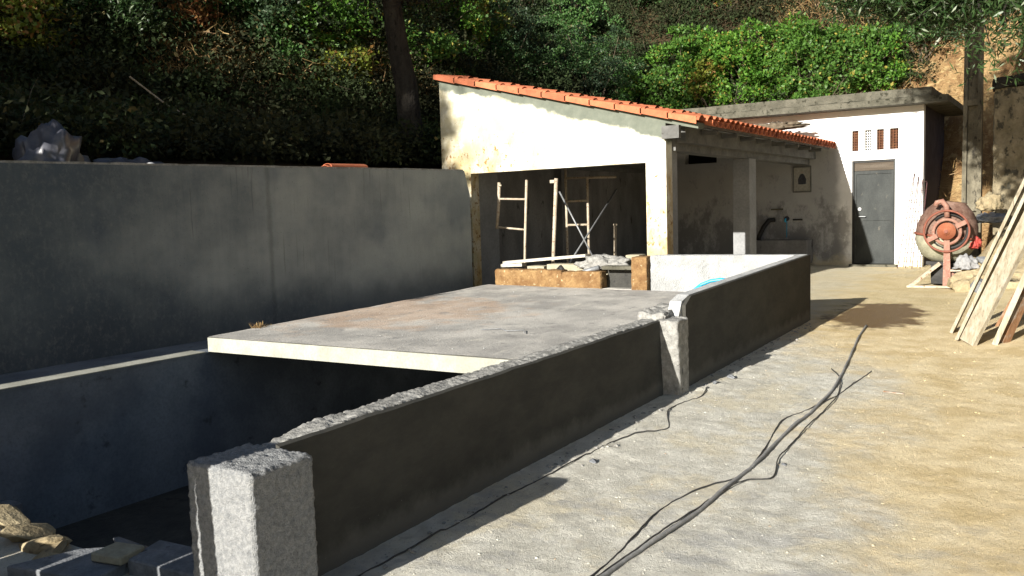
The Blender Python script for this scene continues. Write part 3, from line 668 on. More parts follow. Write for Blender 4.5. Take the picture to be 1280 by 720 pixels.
MB().lathe([(0, 0), (.05, 0), (.05, .02), (.02, .025), (.02, .10), (0, .10)], (-4.80, YB - .001, 1.27), 12, (0, -1, 0)).build('flange', M['figure_dark'], tp)
MB().tube([(-4.80, YB - .09, 1.27), (-4.80, YB - .13, 1.25), (-4.80, YB - .13, 1.20)], .018, 8).build('spout', M['cyan'], tp)
MB().tube([(-4.80, YB - .012, 1.24), (-4.805, YB - .012, .9)], .008, 6).build('drain_tube', M['cyan'], tp)
tag(MB().tube([(-5.03, YB - .05, 1.25), (-5.12, YB - .12, 1.24), (-5.2, YB - .2, 1.12), (-5.27, YB - .25, .95), (-5.30, YB - .25, .84)], .045, 8).build('black_hose', M['black_metal'], None, True), 'fat black hose arching from the shed end wall down to the trough', 'hose')
tag(MB().box(-4.68, -4.5, YB - .03, YB - .002, 1.23, 1.26).build('wall_hook', M['black_metal']), 'short dark iron bar fixed right of the blue tap', 'bracket')
tag(MB().box(-5.10, -4.88, YB - .06, YB - .002, 1.44, 1.47).build('small_shelf', M['old_conc']), 'tiny grey shelf above the blue tap', 'shelf')

# ------------------------------------------------------------------ scaffolding in the shed opening
f1 = thing('scaffolding', (-6.95, 10.8, .3), 'left scaffold frame of two flaking posts and two rungs in the shed opening', 'scaffold')
MB().tube([(-6.745, 10.05, 1.35), (-6.70, 10.05, 1.7), (-6.685, 10.05, 1.985)], .022, 8).build('post', M['rust_steel'], f1, True)
MB().tube([(-6.33, 10.05, .3), (-6.29, 10.05, 1.2), (-6.24, 10.05, 2.0)], .018, 8).build('post', M['rust_steel'], f1, True)
MB().tube([(-6.70, 10.05, 1.76), (-6.25, 10.05, 1.74)], .014, 8).build('rung', M['rust_steel'], f1, True)
MB().tube([(-6.74, 10.05, 1.37), (-6.28, 10.05, 1.33)], .014, 8).build('rung', M['rust_steel'], f1, True)
MB().tube([(-6.68, 10.03, 1.94), (-6.62, 10.0, 1.94)], .012, 6).build('pin', M['rust_steel'], f1, True)
f2 = thing('scaffolding', (-5.8, 10.1, .3), 'tall single scaffold post with crossed steel braces in the shed opening', 'scaffold')
MB().tube([(-5.90, 10.05, .3), (-5.78, 10.05, 2.0)], .025, 8).build('post', M['rust_steel'], f2, True)
MB().box(-5.86, -5.79, 10.02, 10.08, 1.94, 1.98).build('clamp', M['rust_steel'], f2)
MB().tube([(-5.88, 10.3, 1.83), (-5.33, 10.3, .84)], .011, 8).build('brace', M['steel'], f2, True)
MB().tube([(-6.10, 12.5, 1.87), (-5.80, 10.3, .80)], .012, 8).build('brace', M['steel'], f2, True)
f3 = thing('scaffolding', (-6.4, 12, .3), 'rear scaffold frame deep in the shed, mostly in shadow', 'scaffold')
for x, z in ((-6.73, 2.25), (-6.35, 2.06)): MB().tube([(x, 12, .3), (x, 12, z)], .02, 8).build('post', M['rust_steel'], f3, True)
MB().tube([(-6.73, 12, 2.07), (-5.86, 12, 2.05)], .018, 8).build('rung', M['rust_steel'], f3, True)
for z in (1.71, 1.34): MB().tube([(-6.73, 12, z), (-6.35, 12, z)], .018, 8).build('rung', M['rust_steel'], f3, True)
f4 = thing('scaffolding', (-6.3, 12.8, .3), 'short lone scaffold post standing right of the crossed braces', 'scaffold')
MB().tube([(-6.31, 12.8, .3), (-6.28, 12.8, 1.3)], .024, 8).build('post', M['rust_steel'], f4, True)
MB().lathe([(.0, 0), (.032, 0), (.032, .03), (0, .03)], (-6.28, 12.8, 1.3), 10).build('cap', M['rust_steel'], f4)
tag(MB().bar((-6.42, 9.75, .905), (-5.20, 9.80, 1.00), .16, .035).build('scaffold_board', M['board_grey']), 'pale grey scaffold board laid across inside the shed opening', 'board')
tag(MB().bar((-6.44, 9.72, .868), (-6.12, 9.74, .88), .14, .04).build('short_board', M['board_grey']), 'short pale board end tucked beneath the scaffold board', 'board')
MBf = MB().box(-7.8, -4.35, 10.7, 17.4, .2, .335).build('shed_floor', M['inner'], sh)

# ------------------------------------------------------------------ cement mixer
mx = thing('cement_mixer', (-1.62, 14.3, .27), 'old orange and rust cement mixer with a big tilting wheel', 'cement mixer')
ax = Vector((.12, .0, 1)).normalized(); dc = Vector((-1.66, 14.68, 1.02))
V0 = lambda v: tuple(v)
MB().lathe([(.425, .0), (.428, .06), (.415, .16), (.38, .27), (.325, .37), (.25, .45), (.21, .49), (.225, .51), (.195, .50), (.30, .36), (.40, .1)], dc, 28, ax).build('upper_drum', M['drum_top'], mx, True)
MB().lathe([(0, -.42), (.14, -.41), (.30, -.33), (.40, -.17), (.428, -.02), (.40, -.02), (0, -.3)], dc, 28, ax).build('lower_drum', M['drum_low'], mx, True)
MB().lathe([(.425, -.02), (.45, -.02), (.45, .012), (.425, .012)], dc, 28, ax).build('drum_seam', M['ring_brown'], mx, True)
def ring(c, r, t, n=40, ax='y'):
    return [(c[0] + r * math.cos(2 * math.pi * k / n), c[1], c[2] + r * math.sin(2 * math.pi * k / n)) for k in range(n)]
wc = (-1.60, 14.16, 1.10)
MB().tube(ring(wc, .30, 0), .016, 6, closed=True).build('tilting_wheel', M['ring_brown'], mx, True)
hub = MB().lathe([(0, 0), (.125, 0), (.125, .03), (.05, .035), (.05, .06), (0, .06)], (wc[0], wc[1] + .02, wc[2]), 24, (0, -1, 0)).build('wheel_disc', M['mixer_orange'], mx, True)
MB().lathe([(0, 0), (.028, 0), (.028, .03), (0, .03)], (wc[0], wc[1] - .04, wc[2]), 8, (0, -1, 0)).build('hub_nut', M['ring_brown'], mx)
for a, l, w in ((208, .30, .065), (28, .30, .065)):
    d = Vector((math.cos(R(a)), 0, math.sin(R(a)))); MB().bar(V0(Vector(wc) + d * .14), V0(Vector(wc) + d * l), w, .02, (0, -1, 0)).build('spoke', M['mixer_pink'], mx)
MB().lathe([(.16, 0), (.20, 0), (.20, .03), (.16, .03), (.16, 0)], (wc[0], wc[1] + .07, wc[2] - .01), 28, (0, -1, 0)).build('bearing_ring', M['mixer_pink'], mx, True)
MB().tube([(wc[0] + .02 + .25 * math.cos(R(a)), 14.3, wc[2] + .25 * math.sin(R(a))) for a in range(-140, 150, 14)], .028, 6).build('drive_band', M['black_metal'], mx, True)
MB().quadbox([(-1.645, 14.18, .27), (-1.535, 14.18, .27), (-1.535, 14.26, .27), (-1.645, 14.26, .27)], [(-1.635, 14.19, .98), (-1.56, 14.19, .98), (-1.56, 14.25, .98), (-1.635, 14.25, .98)]).build('front_stand', M['mixer_pink'], mx)
MB().bar((-1.70, 14.75, .27), (-1.64, 15.2, 1.0), .08, .05).build('rear_stand', M['mixer_pink'], mx)
MB().bar((-1.64, 15.2, 1.0), (-1.62, 14.25, .98), .06, .06).build('yoke_arm', M['mixer_pink'], mx)
MB().tube([(-1.60, 14.22, 1.30), (-1.61, 14.22, 1.46), (-1.67, 14.24, 1.54), (-1.74, 14.25, 1.52), (-1.76, 14.25, 1.47)], .040, 8).build('handle', M['mixer_pink'], mx, True)
MB().bar((-1.70, 14.3, .62), (-2.10, 14.12, .27), .035, .05).build('leg', M['rust_steel'], mx)
MB().bar((-1.58, 14.3, .5), (-1.25, 14.2, .27), .035, .05).build('leg', M['mixer_pink'], mx)
MB().bar((-2.12, 14.1, .285), (-1.25, 14.15, .285), .035, .03).build('foot_rail', M['rust_steel'], mx)
MB().bar((-1.62, 14.2, .52), (-1.38, 14.2, .53), .03, .03).build('foot_lever', M['rust_steel'], mx)
MB().bar((-1.9, 14.45, .62), (-1.6, 14.45, .60), .12, .05).build('axle_bracket', M['black_metal'], mx)
rough_box(-1.84, -1.47, 14.4, 14.8, .30, .62, .06, .006, 5, None, .02).build('motor_box', M['black_metal'], mx)

# ------------------------------------------------------------------ rubble, sacks, blocks by the mixer
rocks = [rock_mesh('rubble_stone', s, 2, f) for s, f in ((1, .8), (2, .7), (3, .9), (4, .6))]
for r_ in rocks: r_.materials.append(M['rock'])
grey_rocks = [rock_mesh('grey_stone', s, 2, f) for s, f in ((11, .7), (12, .6))]
for r_ in grey_rocks: r_.materials.append(M['grey_rock'])
rr = random.Random(4)
k = 0
for gi in range(46):
    x = rr.uniform(-1.38, -.3); y = rr.uniform(13.4, 15.8); hh = max(0, min(1, (x + 1.55) / .6)) * max(0, min(1, (y - 12.9) / 1.6))
    s = rr.uniform(.10, .24); z = .27 + hh * rr.uniform(.1, .75)
    grey = rr.random() < .16; me_ = rr.choice(grey_rocks if grey else rocks)
    o = link('rubble_stone', me_, None); o.location = (x, y, z); o.scale = (s * rr.uniform(.8, 1.3), s, s * rr.uniform(.7, 1)); o.rotation_euler = (rr.uniform(-.6, .6), rr.uniform(-.6, .6), rr.uniform(0, 6))
    lb = '%s %s rubble stone, %s, %s, %s' % ('small' if s < .14 else 'medium' if s < .19 else 'large', 'bluish' if grey else 'sandy', 'low' if z < .45 else 'halfway up' if z < .75 else 'high up', 'nearest the mixer' if x < -1.05 else 'in mid heap' if x < -.68 else 'at the picture edge', 'in front' if y < 14.2 else 'midway back' if y < 15 else 'by the old wall')
    tag(o, lb, 'stone', 'stones in the rubble heap')
m = rough_box(-1.42, .2, 13.6, 16.3, -.2, .3, .06, .03, 2, .1, .02, lambda p: Vector((p.x, p.y, p.z + (.75 * max(0, min(1, (p.x + 1.5) / .5)) * max(0, min(1, (p.y - 13.3) / 1.4)) * (p.z > .1)))))
tag(m.build('dirt_heap', M['rock'], None, True), 'heap of yellow dirt under the rubble right of the mixer', 'dirt heap')
tag(heap('white_sack', M['white_bag'], (-1.34, 14.15, .58), .14, .10, .15, 5, 'crumpled white sack against the rubble right of the mixer wheel', 'sack', lump=.4, fr=2.5), None, None)
tag(heap('red_sack', M['red_bag'], (-1.30, 14.55, .86), .10, .08, .13, 8, 'faded red sack lying just above the crumpled white sack', 'sack', lump=.5, fr=3), None, None)
tag(heap('cloth_bundle', M['grey_rock'], (-1.08, 14.9, 1.22), .22, .15, .10, 9, 'bluish grey cloth bundle on top of the rubble below the pole', 'cloth', lump=.5, fr=3), None, None)
tag(heap('straw_sack', M['rock'], (-1.12, 15.2, 1.42), .16, .12, .20, 10, 'tan slumped sack topmost on the rubble heap', 'sack', lump=.4, fr=2), None, None)
o = tag(MB().box(-.12, .12, -.08, .08, -.08, .08).build('building_block', M['grey_rock'], bevel=.008), 'bluish grey block tipped over at the foot of the rubble heap', 'block'); o.location = (-1.02, 12.9, .40); o.rotation_euler = (.4, .5, .5)
# rebar lattice leaning on the store wall
rb = thing('rebar_cage', (-2.6, 17.2, .33), 'thin rusty rebar lattice leaning on the white store wall left of the mixer', 'rebar')
for i in range(4):
    xb = -2.72 + i * .12; xt = -2.50 + i * .07; b0 = (xb, 17.05 + (i % 2) * .1, .33); b1 = (xt, 17.37, 2.05 - .06 * i)
    MB().tube([b0, ((xb + xt) / 2, 17.24, 1.2), b1], .0075, 5).build('rod', M['rebar'], rb)
for k in range(10):
    t = k / 9.5; z = .45 + 1.5 * t; a = -2.72 + .22 * t; MB().tube([(a - .02, 17.06 + .29 * t, z), (a + .36 - .14 * t, 17.09 + .27 * t, z + .02)], .004, 4).build('stirrup', M['rebar'], rb)

# ------------------------------------------------------------------ concrete pole and old rubble wall
po = thing('utility_pole', (-1.5, 16.6, .3), 'tall weathered concrete utility pole with recessed side panels', 'pole')
def taper_box(x0, x1, y0, y1, z0, z1, k):
    cx = -1.5; x0 = cx + (x0 - cx) * .84; x1 = cx + (x1 - cx) * .84
    return MB().quadbox([(x0, y0, z0), (x1, y0, z0), (x1, y1, z0), (x0, y1, z0)], [(cx + (x0 - cx) * k, y0 + .02, z1), (cx + (x1 - cx) * k, y0 + .02, z1), (cx + (x1 - cx) * k, y1 - .02, z1), (cx + (x0 - cx) * k, y1 - .02, z1)])
taper_box(-1.68, -1.60, 16.5, 16.76, .1, 9, .75).build('flange', M['pole_conc'], po); taper_box(-1.40, -1.32, 16.5, 16.76, .1, 9, .75).build('flange', M['pole_conc'], po)
taper_box(-1.60, -1.40, 16.58, 16.68, .1, 9, .75).build('web', M['pole_conc'], po)
for z in (1.35, 3.1, 4.9, 6.7): MB().box(-1.58, -1.42, 16.52, 16.57, z, z + .10).build('cross_rib', M['pole_conc'], po)
ow = thing('old_rubble_wall', (0, 16.4, .3), 'old rubble stone wall with dark coping at the right edge behind the rubble', 'wall')
rough_box(-1.16, 3.2, 16.0, 16.55, .1, 3.30, .09, .03, 2.2, None, .03).build('wall', M['old_wall'], ow)
rough_box(-1.19, 3.2, 15.96, 16.6, 3.28, 3.46, .09, .02, 3, .03, .02, lambda p: Vector((p.x, p.y, p.z + .10 * (p.x + 1.1)))).build('coping', M['bark_dark'], ow)

# ------------------------------------------------------------------ boards leaning on a low wall at the right
lean = tag(rough_box(.12, .5, 8.6, 11.4, -.1, 2.75, .09, .02, 2.5, None, .03).build('low_stub_wall', M['old_wall']), 'rough stone stub wall that the leaning boards rest on, at the right edge', 'wall')
def plank(p0, p1, w, th, wdir, mat, label, cat='plank', group='boards leaning at the right edge'):
    a = Vector(p0); b = Vector(p1); d = (b - a).normalized(); wv = Vector(wdir); wv = (wv - d * wv.dot(d)).normalized(); n = d.cross(wv)
    q = [wv * w / 2 + n * th / 2, -wv * w / 2 + n * th / 2, -wv * w / 2 - n * th / 2, wv * w / 2 - n * th / 2]
    me = MB().quadbox([k for k in q], [(b - a) + k for k in q]).mesh('plank'); o = link('plank', me, mat); o.location = a
    return tag(o, label, cat, group)
plank((-1.07, 10.12, .20), (.10, 9.98, 3.05), .30, .03, (0, 1, 0), M['plank'], 'wide yellowish board leaning steeply, leftmost of the leaning boards')
plank((-.96, 9.66, .19), (.10, 9.62, 2.85), .30, .03, (0.1, 1, 0), M['plank'], 'wide greyish board leaning right beside the leftmost one')
plank((-.86, 9.38, .19), (.08, 9.40, 2.42), .17, .045, (.75, -.55, 0), M['plank'], 'cement stained board leaning at an angle after a dark gap')
plank((-.635, 9.40, .18), (.10, 9.5, 2.2), .055, .05, (0, 1, 0), M['plank'], 'narrow pale batten leaning at the right edge')
plank((-.565, 9.55, .18), (.10, 9.8, 2.0), .11, .04, (.5, .8, 0), M['plank_dark'], 'reddish brown board leaning at the right edge of the picture')
plank((-.70, 10.6, .2), (.10, 10.7, 1.9), .10, .03, (0, 1, 0), M['plank_dark'], 'brown board half hidden behind the leaning boards')

# ------------------------------------------------------------------ cables along the path
def cable(name, pts, r, mat, label, cat, lift=0., end=None):
    P = [(x, y) for x, y in pts]; out = []
    for i in range(len(P) - 1):
        p0 = P[max(i - 1, 0)]; p1 = P[i]; p2 = P[i + 1]; p3 = P[min(i + 2, len(P) - 1)]
        for k in range(9):
            t = k / 9; q = [.5 * (2 * p1[a] + (p2[a] - p0[a]) * t + (2 * p0[a] - 5 * p1[a] + 4 * p2[a] - p3[a]) * t * t + (3 * p1[a] - p0[a] - 3 * p2[a] + p3[a]) * t ** 3) for a in (0, 1)]
            out.append((q[0], q[1], g_height(q[0], q[1]) + r * .9 + lift + .004 * math.sin(q[1] * 9)))
    q = P[-1]; out.append((q[0], q[1], g_height(*q) + r + lift))
    return tag(MB().tube(out, r, 8).build(name, mat, None, True), label, cat, 'cables lying along the path')
A_ = (-1.64, 1.2)
cable('grey_hose', [(-1.70, 1.0), (-1.64, 2.2), (-1.61, 3.14), (-1.59, 3.42), (-1.54, 3.87), (-1.53, 4.4), (-1.52, 4.94), (-1.54, 5.6), (-1.53, 6.17), (-1.55, 6.84), (-1.63, 7.61), (-1.75, 8.55), (-1.86, 9.4), (-1.93, 10.14)], .0105, M['hose'], 'thick dusty grey hose running the length of the path', 'hose')
cable('black_cable', [(-1.75, 1.0), (-1.69, 2.2), (-1.66, 3.11), (-1.68, 3.52), (-1.71, 3.97), (-1.64, 4.34), (-1.53, 4.61), (-1.555, 5.11), (-1.63, 5.66), (-1.64, 5.95), (-1.57, 6.23), (-1.49, 6.72), (-1.46, 7.25), (-1.43, 7.74)], .0042, M['cable'], 'thin cable looping out left of the thick hose', 'cable')
cable('black_cable', [(-1.72, 1.0), (-1.66, 2.2), (-1.63, 3.13), (-1.61, 3.42), (-1.575, 3.81), (-1.54, 4.19), (-1.48, 4.53), (-1.37, 4.66), (-1.43, 4.99), (-1.44, 5.25), (-1.46, 5.87), (-1.47, 6.59), (-1.54, 7.08), (-1.62, 7.4), (-1.74, 7.67)], .0042, M['cable'], 'thin cable looping out right of the thick hose', 'cable', .006)
cable('black_cable', [(-2.55, 1.2), (-2.53, 2.1), (-2.52, 2.61), (-2.505, 2.94), (-2.50, 3.29), (-2.49, 3.71), (-2.47, 4.17), (-2.45, 4.71), (-2.41, 4.98), (-2.29, 5.22), (-2.26, 5.35), (-2.42, 5.72), (-2.43, 6.02), (-2.38, 6.27), (-2.44, 6.56)], .0042, M['cable'], 'lone thin cable snaking beside the low dark wall', 'cable')

# ------------------------------------------------------------------ small things

tag(MB().tube([(-3.60, 9.3, .64), (-3.52, 9.32, .705), (-3.42, 9.34, .745), (-3.31, 9.36, .762), (-3.2, 9.38, .75)], .020, 8).build('cyan_tube', M['cyan'], None, True), 'bright cyan plastic tube curving inside the small white tank', 'tube')
# pile of tiles on the tall wall
for i, (dx, dz) in enumerate(((0, 0), (.04, .022))):
    o = link('roof_tile', tm, None); o.location = (-6.93, 6.98 + dx, 2.115 + dz); o.rotation_euler = (0, 0, R(90)); o.scale = (1.35, .9, .55)
    tag(o, ['orange clay tile lying on top of the tall grey wall', 'second orange clay tile stacked over the one on the tall wall'][i], 'roof tile')
heap('plastic_sheet', M['plastic'], (-7.45, 4.25, 1.98), .22, .26, .40, 21, 'crumpled translucent plastic sheeting bunched behind the tall wall', 'plastic sheet', lump=.55, fr=1.9)
heap('plastic_sheet', M['plastic'], (-7.38, 4.95, 2.02), .15, .40, .14, 25, 'low dark plastic sheeting trailing right of the bunched sheet', 'plastic sheet', lump=.5, fr=2.5)
tag(MB().lathe([(0, 0), (.04, 0), (.045, .02), (.04, .045), (.02, .055), (0, .055)], (-6.95, 4.85, 2.065), 12).build('white_bowl', M['white_cap'], None, True), 'small round white bowl sitting on the tall wall top', 'bowl')
tag(MB().tube([(-10.5, 7.1, 3.5), (-10.4, 7.5, 3.2), (-10.3, 7.95, 2.95)], .012, 5).build('leaning_cane', M['rust_steel'], None), 'thin pale cane leaning in the dark bank behind the tall wall', 'cane')
# weed tuft and wire bits on the slab
P = []
for k in range(70):
    a = rr.uniform(0, 6.28); l = rr.uniform(.02, .075); e = rr.uniform(.2, 1.2); c = np.array([-6.12 + rr.gauss(0, .025), 5.25 + rr.gauss(0, .04), sl_z(-6.12, 5.25)])
    d = np.array([math.cos(a) * math.cos(e), math.sin(a) * math.cos(e), math.sin(e)]); s_ = np.array([-math.sin(a), math.cos(a), 0]) * .003
    P.append([c - s_, c + s_, c + d * l + s_ * .4, c + d * l - s_ * .4])
tag(link('weed_tuft', quads_mesh('weed_tuft', np.array(P)), M['grass_dry']), 'dry brown weed tuft at the left corner of the slab', 'weed')
tag(MB().tube([(-4.14, 5.88, sl_z(-4.1, 5.9) + .01), (-4.0, 5.97, sl_z(-4, 6) + .012), (-3.9, 5.9, sl_z(-3.9, 5.9) + .01), (-3.78, 5.98, sl_z(-3.8, 6) + .012), (-3.7, 5.86, sl_z(-3.7, 5.9) + .01)], .004, 5).build('wire_scrap', M['steel'], None, True), 'bent pale wire scrap lying on the slab', 'wire')
# loose crumbs: stuff
def crumbs(name, n, fn, mat, smin, smax):
    base = rock_mesh('tmp', 33, 1, .7); co = np.array([v.co[:] for v in base.vertices]); fc = [tuple(p.vertices) for p in base.polygons]; V = []; F = []
    for i in range(n):
        x, y, z = fn(); s = smin + (smax - smin) * rr.random() ** 4; a = rr.uniform(0, 6.3); c, s2 = math.cos(a), math.sin(a); o0 = len(V)
        rot = np.array([[c, -s2, 0], [s2, c, 0], [0, 0, 1]]); q = co @ rot.T * s * np.array([1, rr.uniform(.6, 1), rr.uniform(.5, .9)]) + np.array([x, y, z])
        V += [tuple(p) for p in q]; F += [tuple(o0 + k for k in f) for f in fc]
    me = bpy.data.meshes.new(name); me.from_pydata(V, [], F); me.update(); bpy.data.meshes.remove(base); return link(name, me, mat)
def fp(): x = rr.uniform(-2.5, .6); y = 1.6 + 11 * rr.random() ** 1.3; return x, y, g_height(x, y) + .001
tag(crumbs('path_gravel', 1500, fp, M['ground'], .003, .011), 'sandy grit and pebbles scattered over the path', 'gravel', kind='stuff')
def fw(): x = -2.58 + abs(rr.gauss(0, .10)); y = rr.uniform(2.2, 10.2); return x, y, g_height(x, y) + .003
tag(crumbs('mortar_crumbs', 420, fw, M['mortar'], .003, .024), 'fallen mortar crumbs along the foot of the low walls', 'mortar crumbs', kind='stuff')
def fs2(): x = rr.uniform(-6.1, -3.0); y = rr.uniform(5, 8.9); return x, y, sl_z(x, y) + .002
tag(crumbs('slab_crumbs', 160, fs2, M['tank_white'], .002, .009), 'white mortar crumbs scattered on the slab', 'mortar crumbs', kind='stuff')
for x, y, s, lb in ((-2.36, 4.45, .03, 'mortar lump by the cable midway along the near low wall'), (-2.43, 6.72, .035, 'dark round stone just beyond the slim pillar'), (-2.38, 6.95, .045, 'pale mortar lump beyond the slim pillar'), (-1.38, 4.92, .018, 'small white pebble right of the thick hose')):
    o = link('loose_stone', grey_rocks[1] if 'dark' not in lb else grey_rocks[0], None); o.location = (x, y, g_height(x, y) + s * .3); o.scale = (s, s * 1.2, s * .8); tag(o, lb, 'stone')
tag(MB().bar((-1.21, 7.02, g_height(-1.2, 7) + .008), (-1.06, 6.98, g_height(-1.1, 7) + .008), .012, .008).build('stick', M['plank_dark']), 'short reddish stick lying on the path right of the cables', 'stick')
def fl(): x = rr.uniform(-2.3, .4); y = 1.8 + 9 * rr.random() ** 1.2; return x, y, g_height(x, y) + .002
tag(crumbs('dark_grit', 420, fl, M['bark_pale'], .003, .010), 'small dark chips scattered over the path', 'grit', kind='stuff')
# rubble at the near edge of the tank
for i, (x, y, s, g_, lb) in enumerate(((-4.55, 2.22, .16, 0, 'yellowish stone at the near tank edge, farthest left'), (-4.27, 2.17, .15, 0, 'jagged yellow stone second from the left at the near tank edge'), (-4.06, 2.12, .13, 0, 'yellow stone in the middle of the near tank edge'), (-3.90, 2.07, .11, 0, 'small yellow stone beside the flat concrete pieces'), (-3.77, 2.04, .09, 0, 'smallest yellow stone touching the flat concrete pieces'), (-3.60, 2.30, .13, 1, 'grey concrete lump behind the flat pieces'))):
    o = link('edge_stone', (grey_rocks if g_ else rocks)[i % 2], None); o.location = (x, y, .09 + s * .05); o.scale = (s * 1.2, s, s * .42); o.rotation_euler = (.1 * i, .2, i * 1.7); tag(o, lb, 'stone')
def slabby(name, pts, z0, z1, mat, label, rot=(0, 0, 0)):
    cx = sum(p[0] for p in pts) / len(pts); cy = sum(p[1] for p in pts) / len(pts)
    me = MB().quadbox([(a - cx, b - cy, z0 - z1) for a, b in pts], [(a - cx, b - cy, 0) for a, b in pts]).mesh(name)
    bm = bmesh.new(); bm.from_mesh(me); bmesh.ops.bevel(bm, geom=list(bm.edges), offset=.006, segments=1, affect='EDGES'); bm.to_mesh(me); bm.free()
    o = link(name, me, mat); o.location = (cx, cy, z1); o.rotation_euler = rot; return tag(o, label, 'concrete piece')
slabby('concrete_fragment', [(-3.85, 1.85), (-3.40, 1.98), (-3.44, 2.17), (-3.60, 2.24), (-3.74, 2.12)], .04, .135, M['grey_rock'], 'broad flat broken concrete fragment in the near left corner', (.03, .04, 0))
slabby('pale_brick', [(-3.56, 2.06), (-3.40, 2.10), (-3.43, 2.24), (-3.58, 2.20)], .136, .175, M['cream_block'], 'small pale brick resting on the flat concrete fragment', (0, .03, 0))
slabby('blue_grey_slab', [(-3.42, 2.14), (-2.90, 2.19), (-2.90, 2.40), (-3.47, 2.34)], .07, .15, M['grey_rock'], 'bluish grey slab lying between the brick and the square pillar', (.05, .02, 0))
tag(rough_box(-6.165, -5.98, 2.75, 3.02, -.6, -.28, .05, .004, 7, None, .01).build('building_block', M['grey_rock']), 'bluish concrete block standing in the tank against the left wall', 'block')
# unseen blocks and boards added left of view to shade pillar and ground
tb = [(-3.56, .95), (-3.13, .95)]
kk = 0
for r_ in range(5):
    for (x, y) in tb:
        x2 = x
        o = tag(MB().box(x2 - .2, x2 + .2, y - .1, y + .1, .06 + r_ * .2, .255 + r_ * .2).build('shade_block', M['grey_rock'], bevel=.006), 'hollow block added for shade, %s of the %s column, out of view' % (['lowest', 'second from the ground', 'middle one', 'second from the top', 'topmost'][r_], 'farther' if x < -3.3 else 'nearer'), 'block', 'unseen blocks stacked for shade')

tag(MB().bar((-2.83, .98, .07), (-2.885, .93, 1.12), .085, .03, (0, 1, 0)).build('plank', M['plank_dark']), 'narrow brown board added for shade, propped upright against the unseen stacked blocks', 'plank')
tag(MB().bar((-3.76, .95, 1.083), (-2.84, .97, 1.083), .24, .045).build('plank', M['plank_dark']), 'short brown board added for shade, capping the unseen stacked blocks', 'plank')
for q, (x, h) in enumerate(((-3.99, 2), (-4.42, 2), (-4.85, 2))):
    for r_ in range(h):
        tag(MB().box(x - .2, x + .2, .9, 1.1, .06 + r_ * .2, .255 + r_ * .2).build('shade_block', M['grey_rock'], bevel=.006), 'hollow block added for shade, %s of the %s low pair, out of view' % (['lower', 'upper'][r_], ['nearest', 'middle', 'farthest'][q]), 'block', 'unseen blocks stacked for shade')
# ------------------------------------------------------------------ vegetation
def surf_pts(n, fx0, fx1, fy0, fy1, keep):
    out = []
    while len(out) < n:
        x = rr.uniform(fx0, fx1); y = rr.uniform(fy0, fy1)
        if keep(x, y): out.append((x, y, hill(x, y)))
    return np.array(out)
# the continuous thicket on the bank
def keep_t(x, y):
    if x > -2.9 and y < 23.0 + .6 * (x + 2.9): return False
    if x > -8.6 and y < 20.7: return False
    return x < -8.7 or y > 20.7
pts = np.concatenate([surf_pts(1700, -16, -8.7, 1, 21, keep_t), surf_pts(1000, -14, -2.5, 21.2, 26, keep_t), surf_pts(250, -20, -8.7, -10, 30, keep_t)])
rad = RNG.uniform(.25, .7, len(pts)); pts[:, 2] += rad * .35
pts[:, 0] += np.where(pts[:, 1] < 19, .2, 0)
P = clump_cloud(pts, rad, 130, .085, .05)
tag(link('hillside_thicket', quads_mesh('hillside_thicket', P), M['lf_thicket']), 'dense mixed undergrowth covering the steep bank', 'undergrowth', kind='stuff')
# twigs and dry stems
def stems(name, pts, n, ln, wd, mat, label, cat, lean=.5, up=.8):
    idx = RNG.integers(0, len(pts), n); c = pts[idx] + RNG.normal(size=(n, 3)) * np.array([.25, .25, .08])
    d = unit(RNG.normal(size=(n, 3)) * lean + np.array([.25, -.25, up])); L = (ln * RNG.uniform(.4, 1.4, n))[:, None]
    s_ = unit(np.cross(d, RNG.normal(size=(n, 3)))) * wd / 2; b = unit(RNG.normal(size=(n, 3)) + np.array([0, 0, -1.])) * L * .25
    m = c + d * L * .55; t = c + d * L + b
    Q = np.concatenate([np.stack([c - s_, c + s_, m + s_ * .8, m - s_ * .8], 1), np.stack([m - s_ * .8, m + s_ * .8, t + s_ * .3, t - s_ * .3], 1)])
    return tag(link(name, quads_mesh(name, Q), mat), label, cat, kind='stuff')
stems('dry_stems', pts[-900:], 2600, .7, .007, M['twig'], 'grey brown dry stems tangled through the bank undergrowth', 'dry stems')
gp = surf_pts(1500, -3.2, 6, 18.6, 27, lambda x, y: True)
stems('dry_grass', gp, 26000, .20, .010, M['grass_dry'], 'tan dry grass on the bare slope behind the store', 'dry grass', .9, .7)
g2 = surf_pts(300, -13, -10.6, 9, 14, lambda x, y: abs(x + 11.9 - (y - 11.5) * .35) < .5); stems('dry_bracken', g2, 6000, .35, .014, M['grass_dry'], 'brown dead bracken on the upper bank at left', 'bracken', 1., .3)
lt = surf_pts(300, -6.4, -3.4, 21.9, 23.8, lambda x, y: True); stems('dry_grass', lt, 6000, .5, .012, M['grass_dry'], 'straw coloured grass above the bright brambles', 'dry grass', .8, .5)

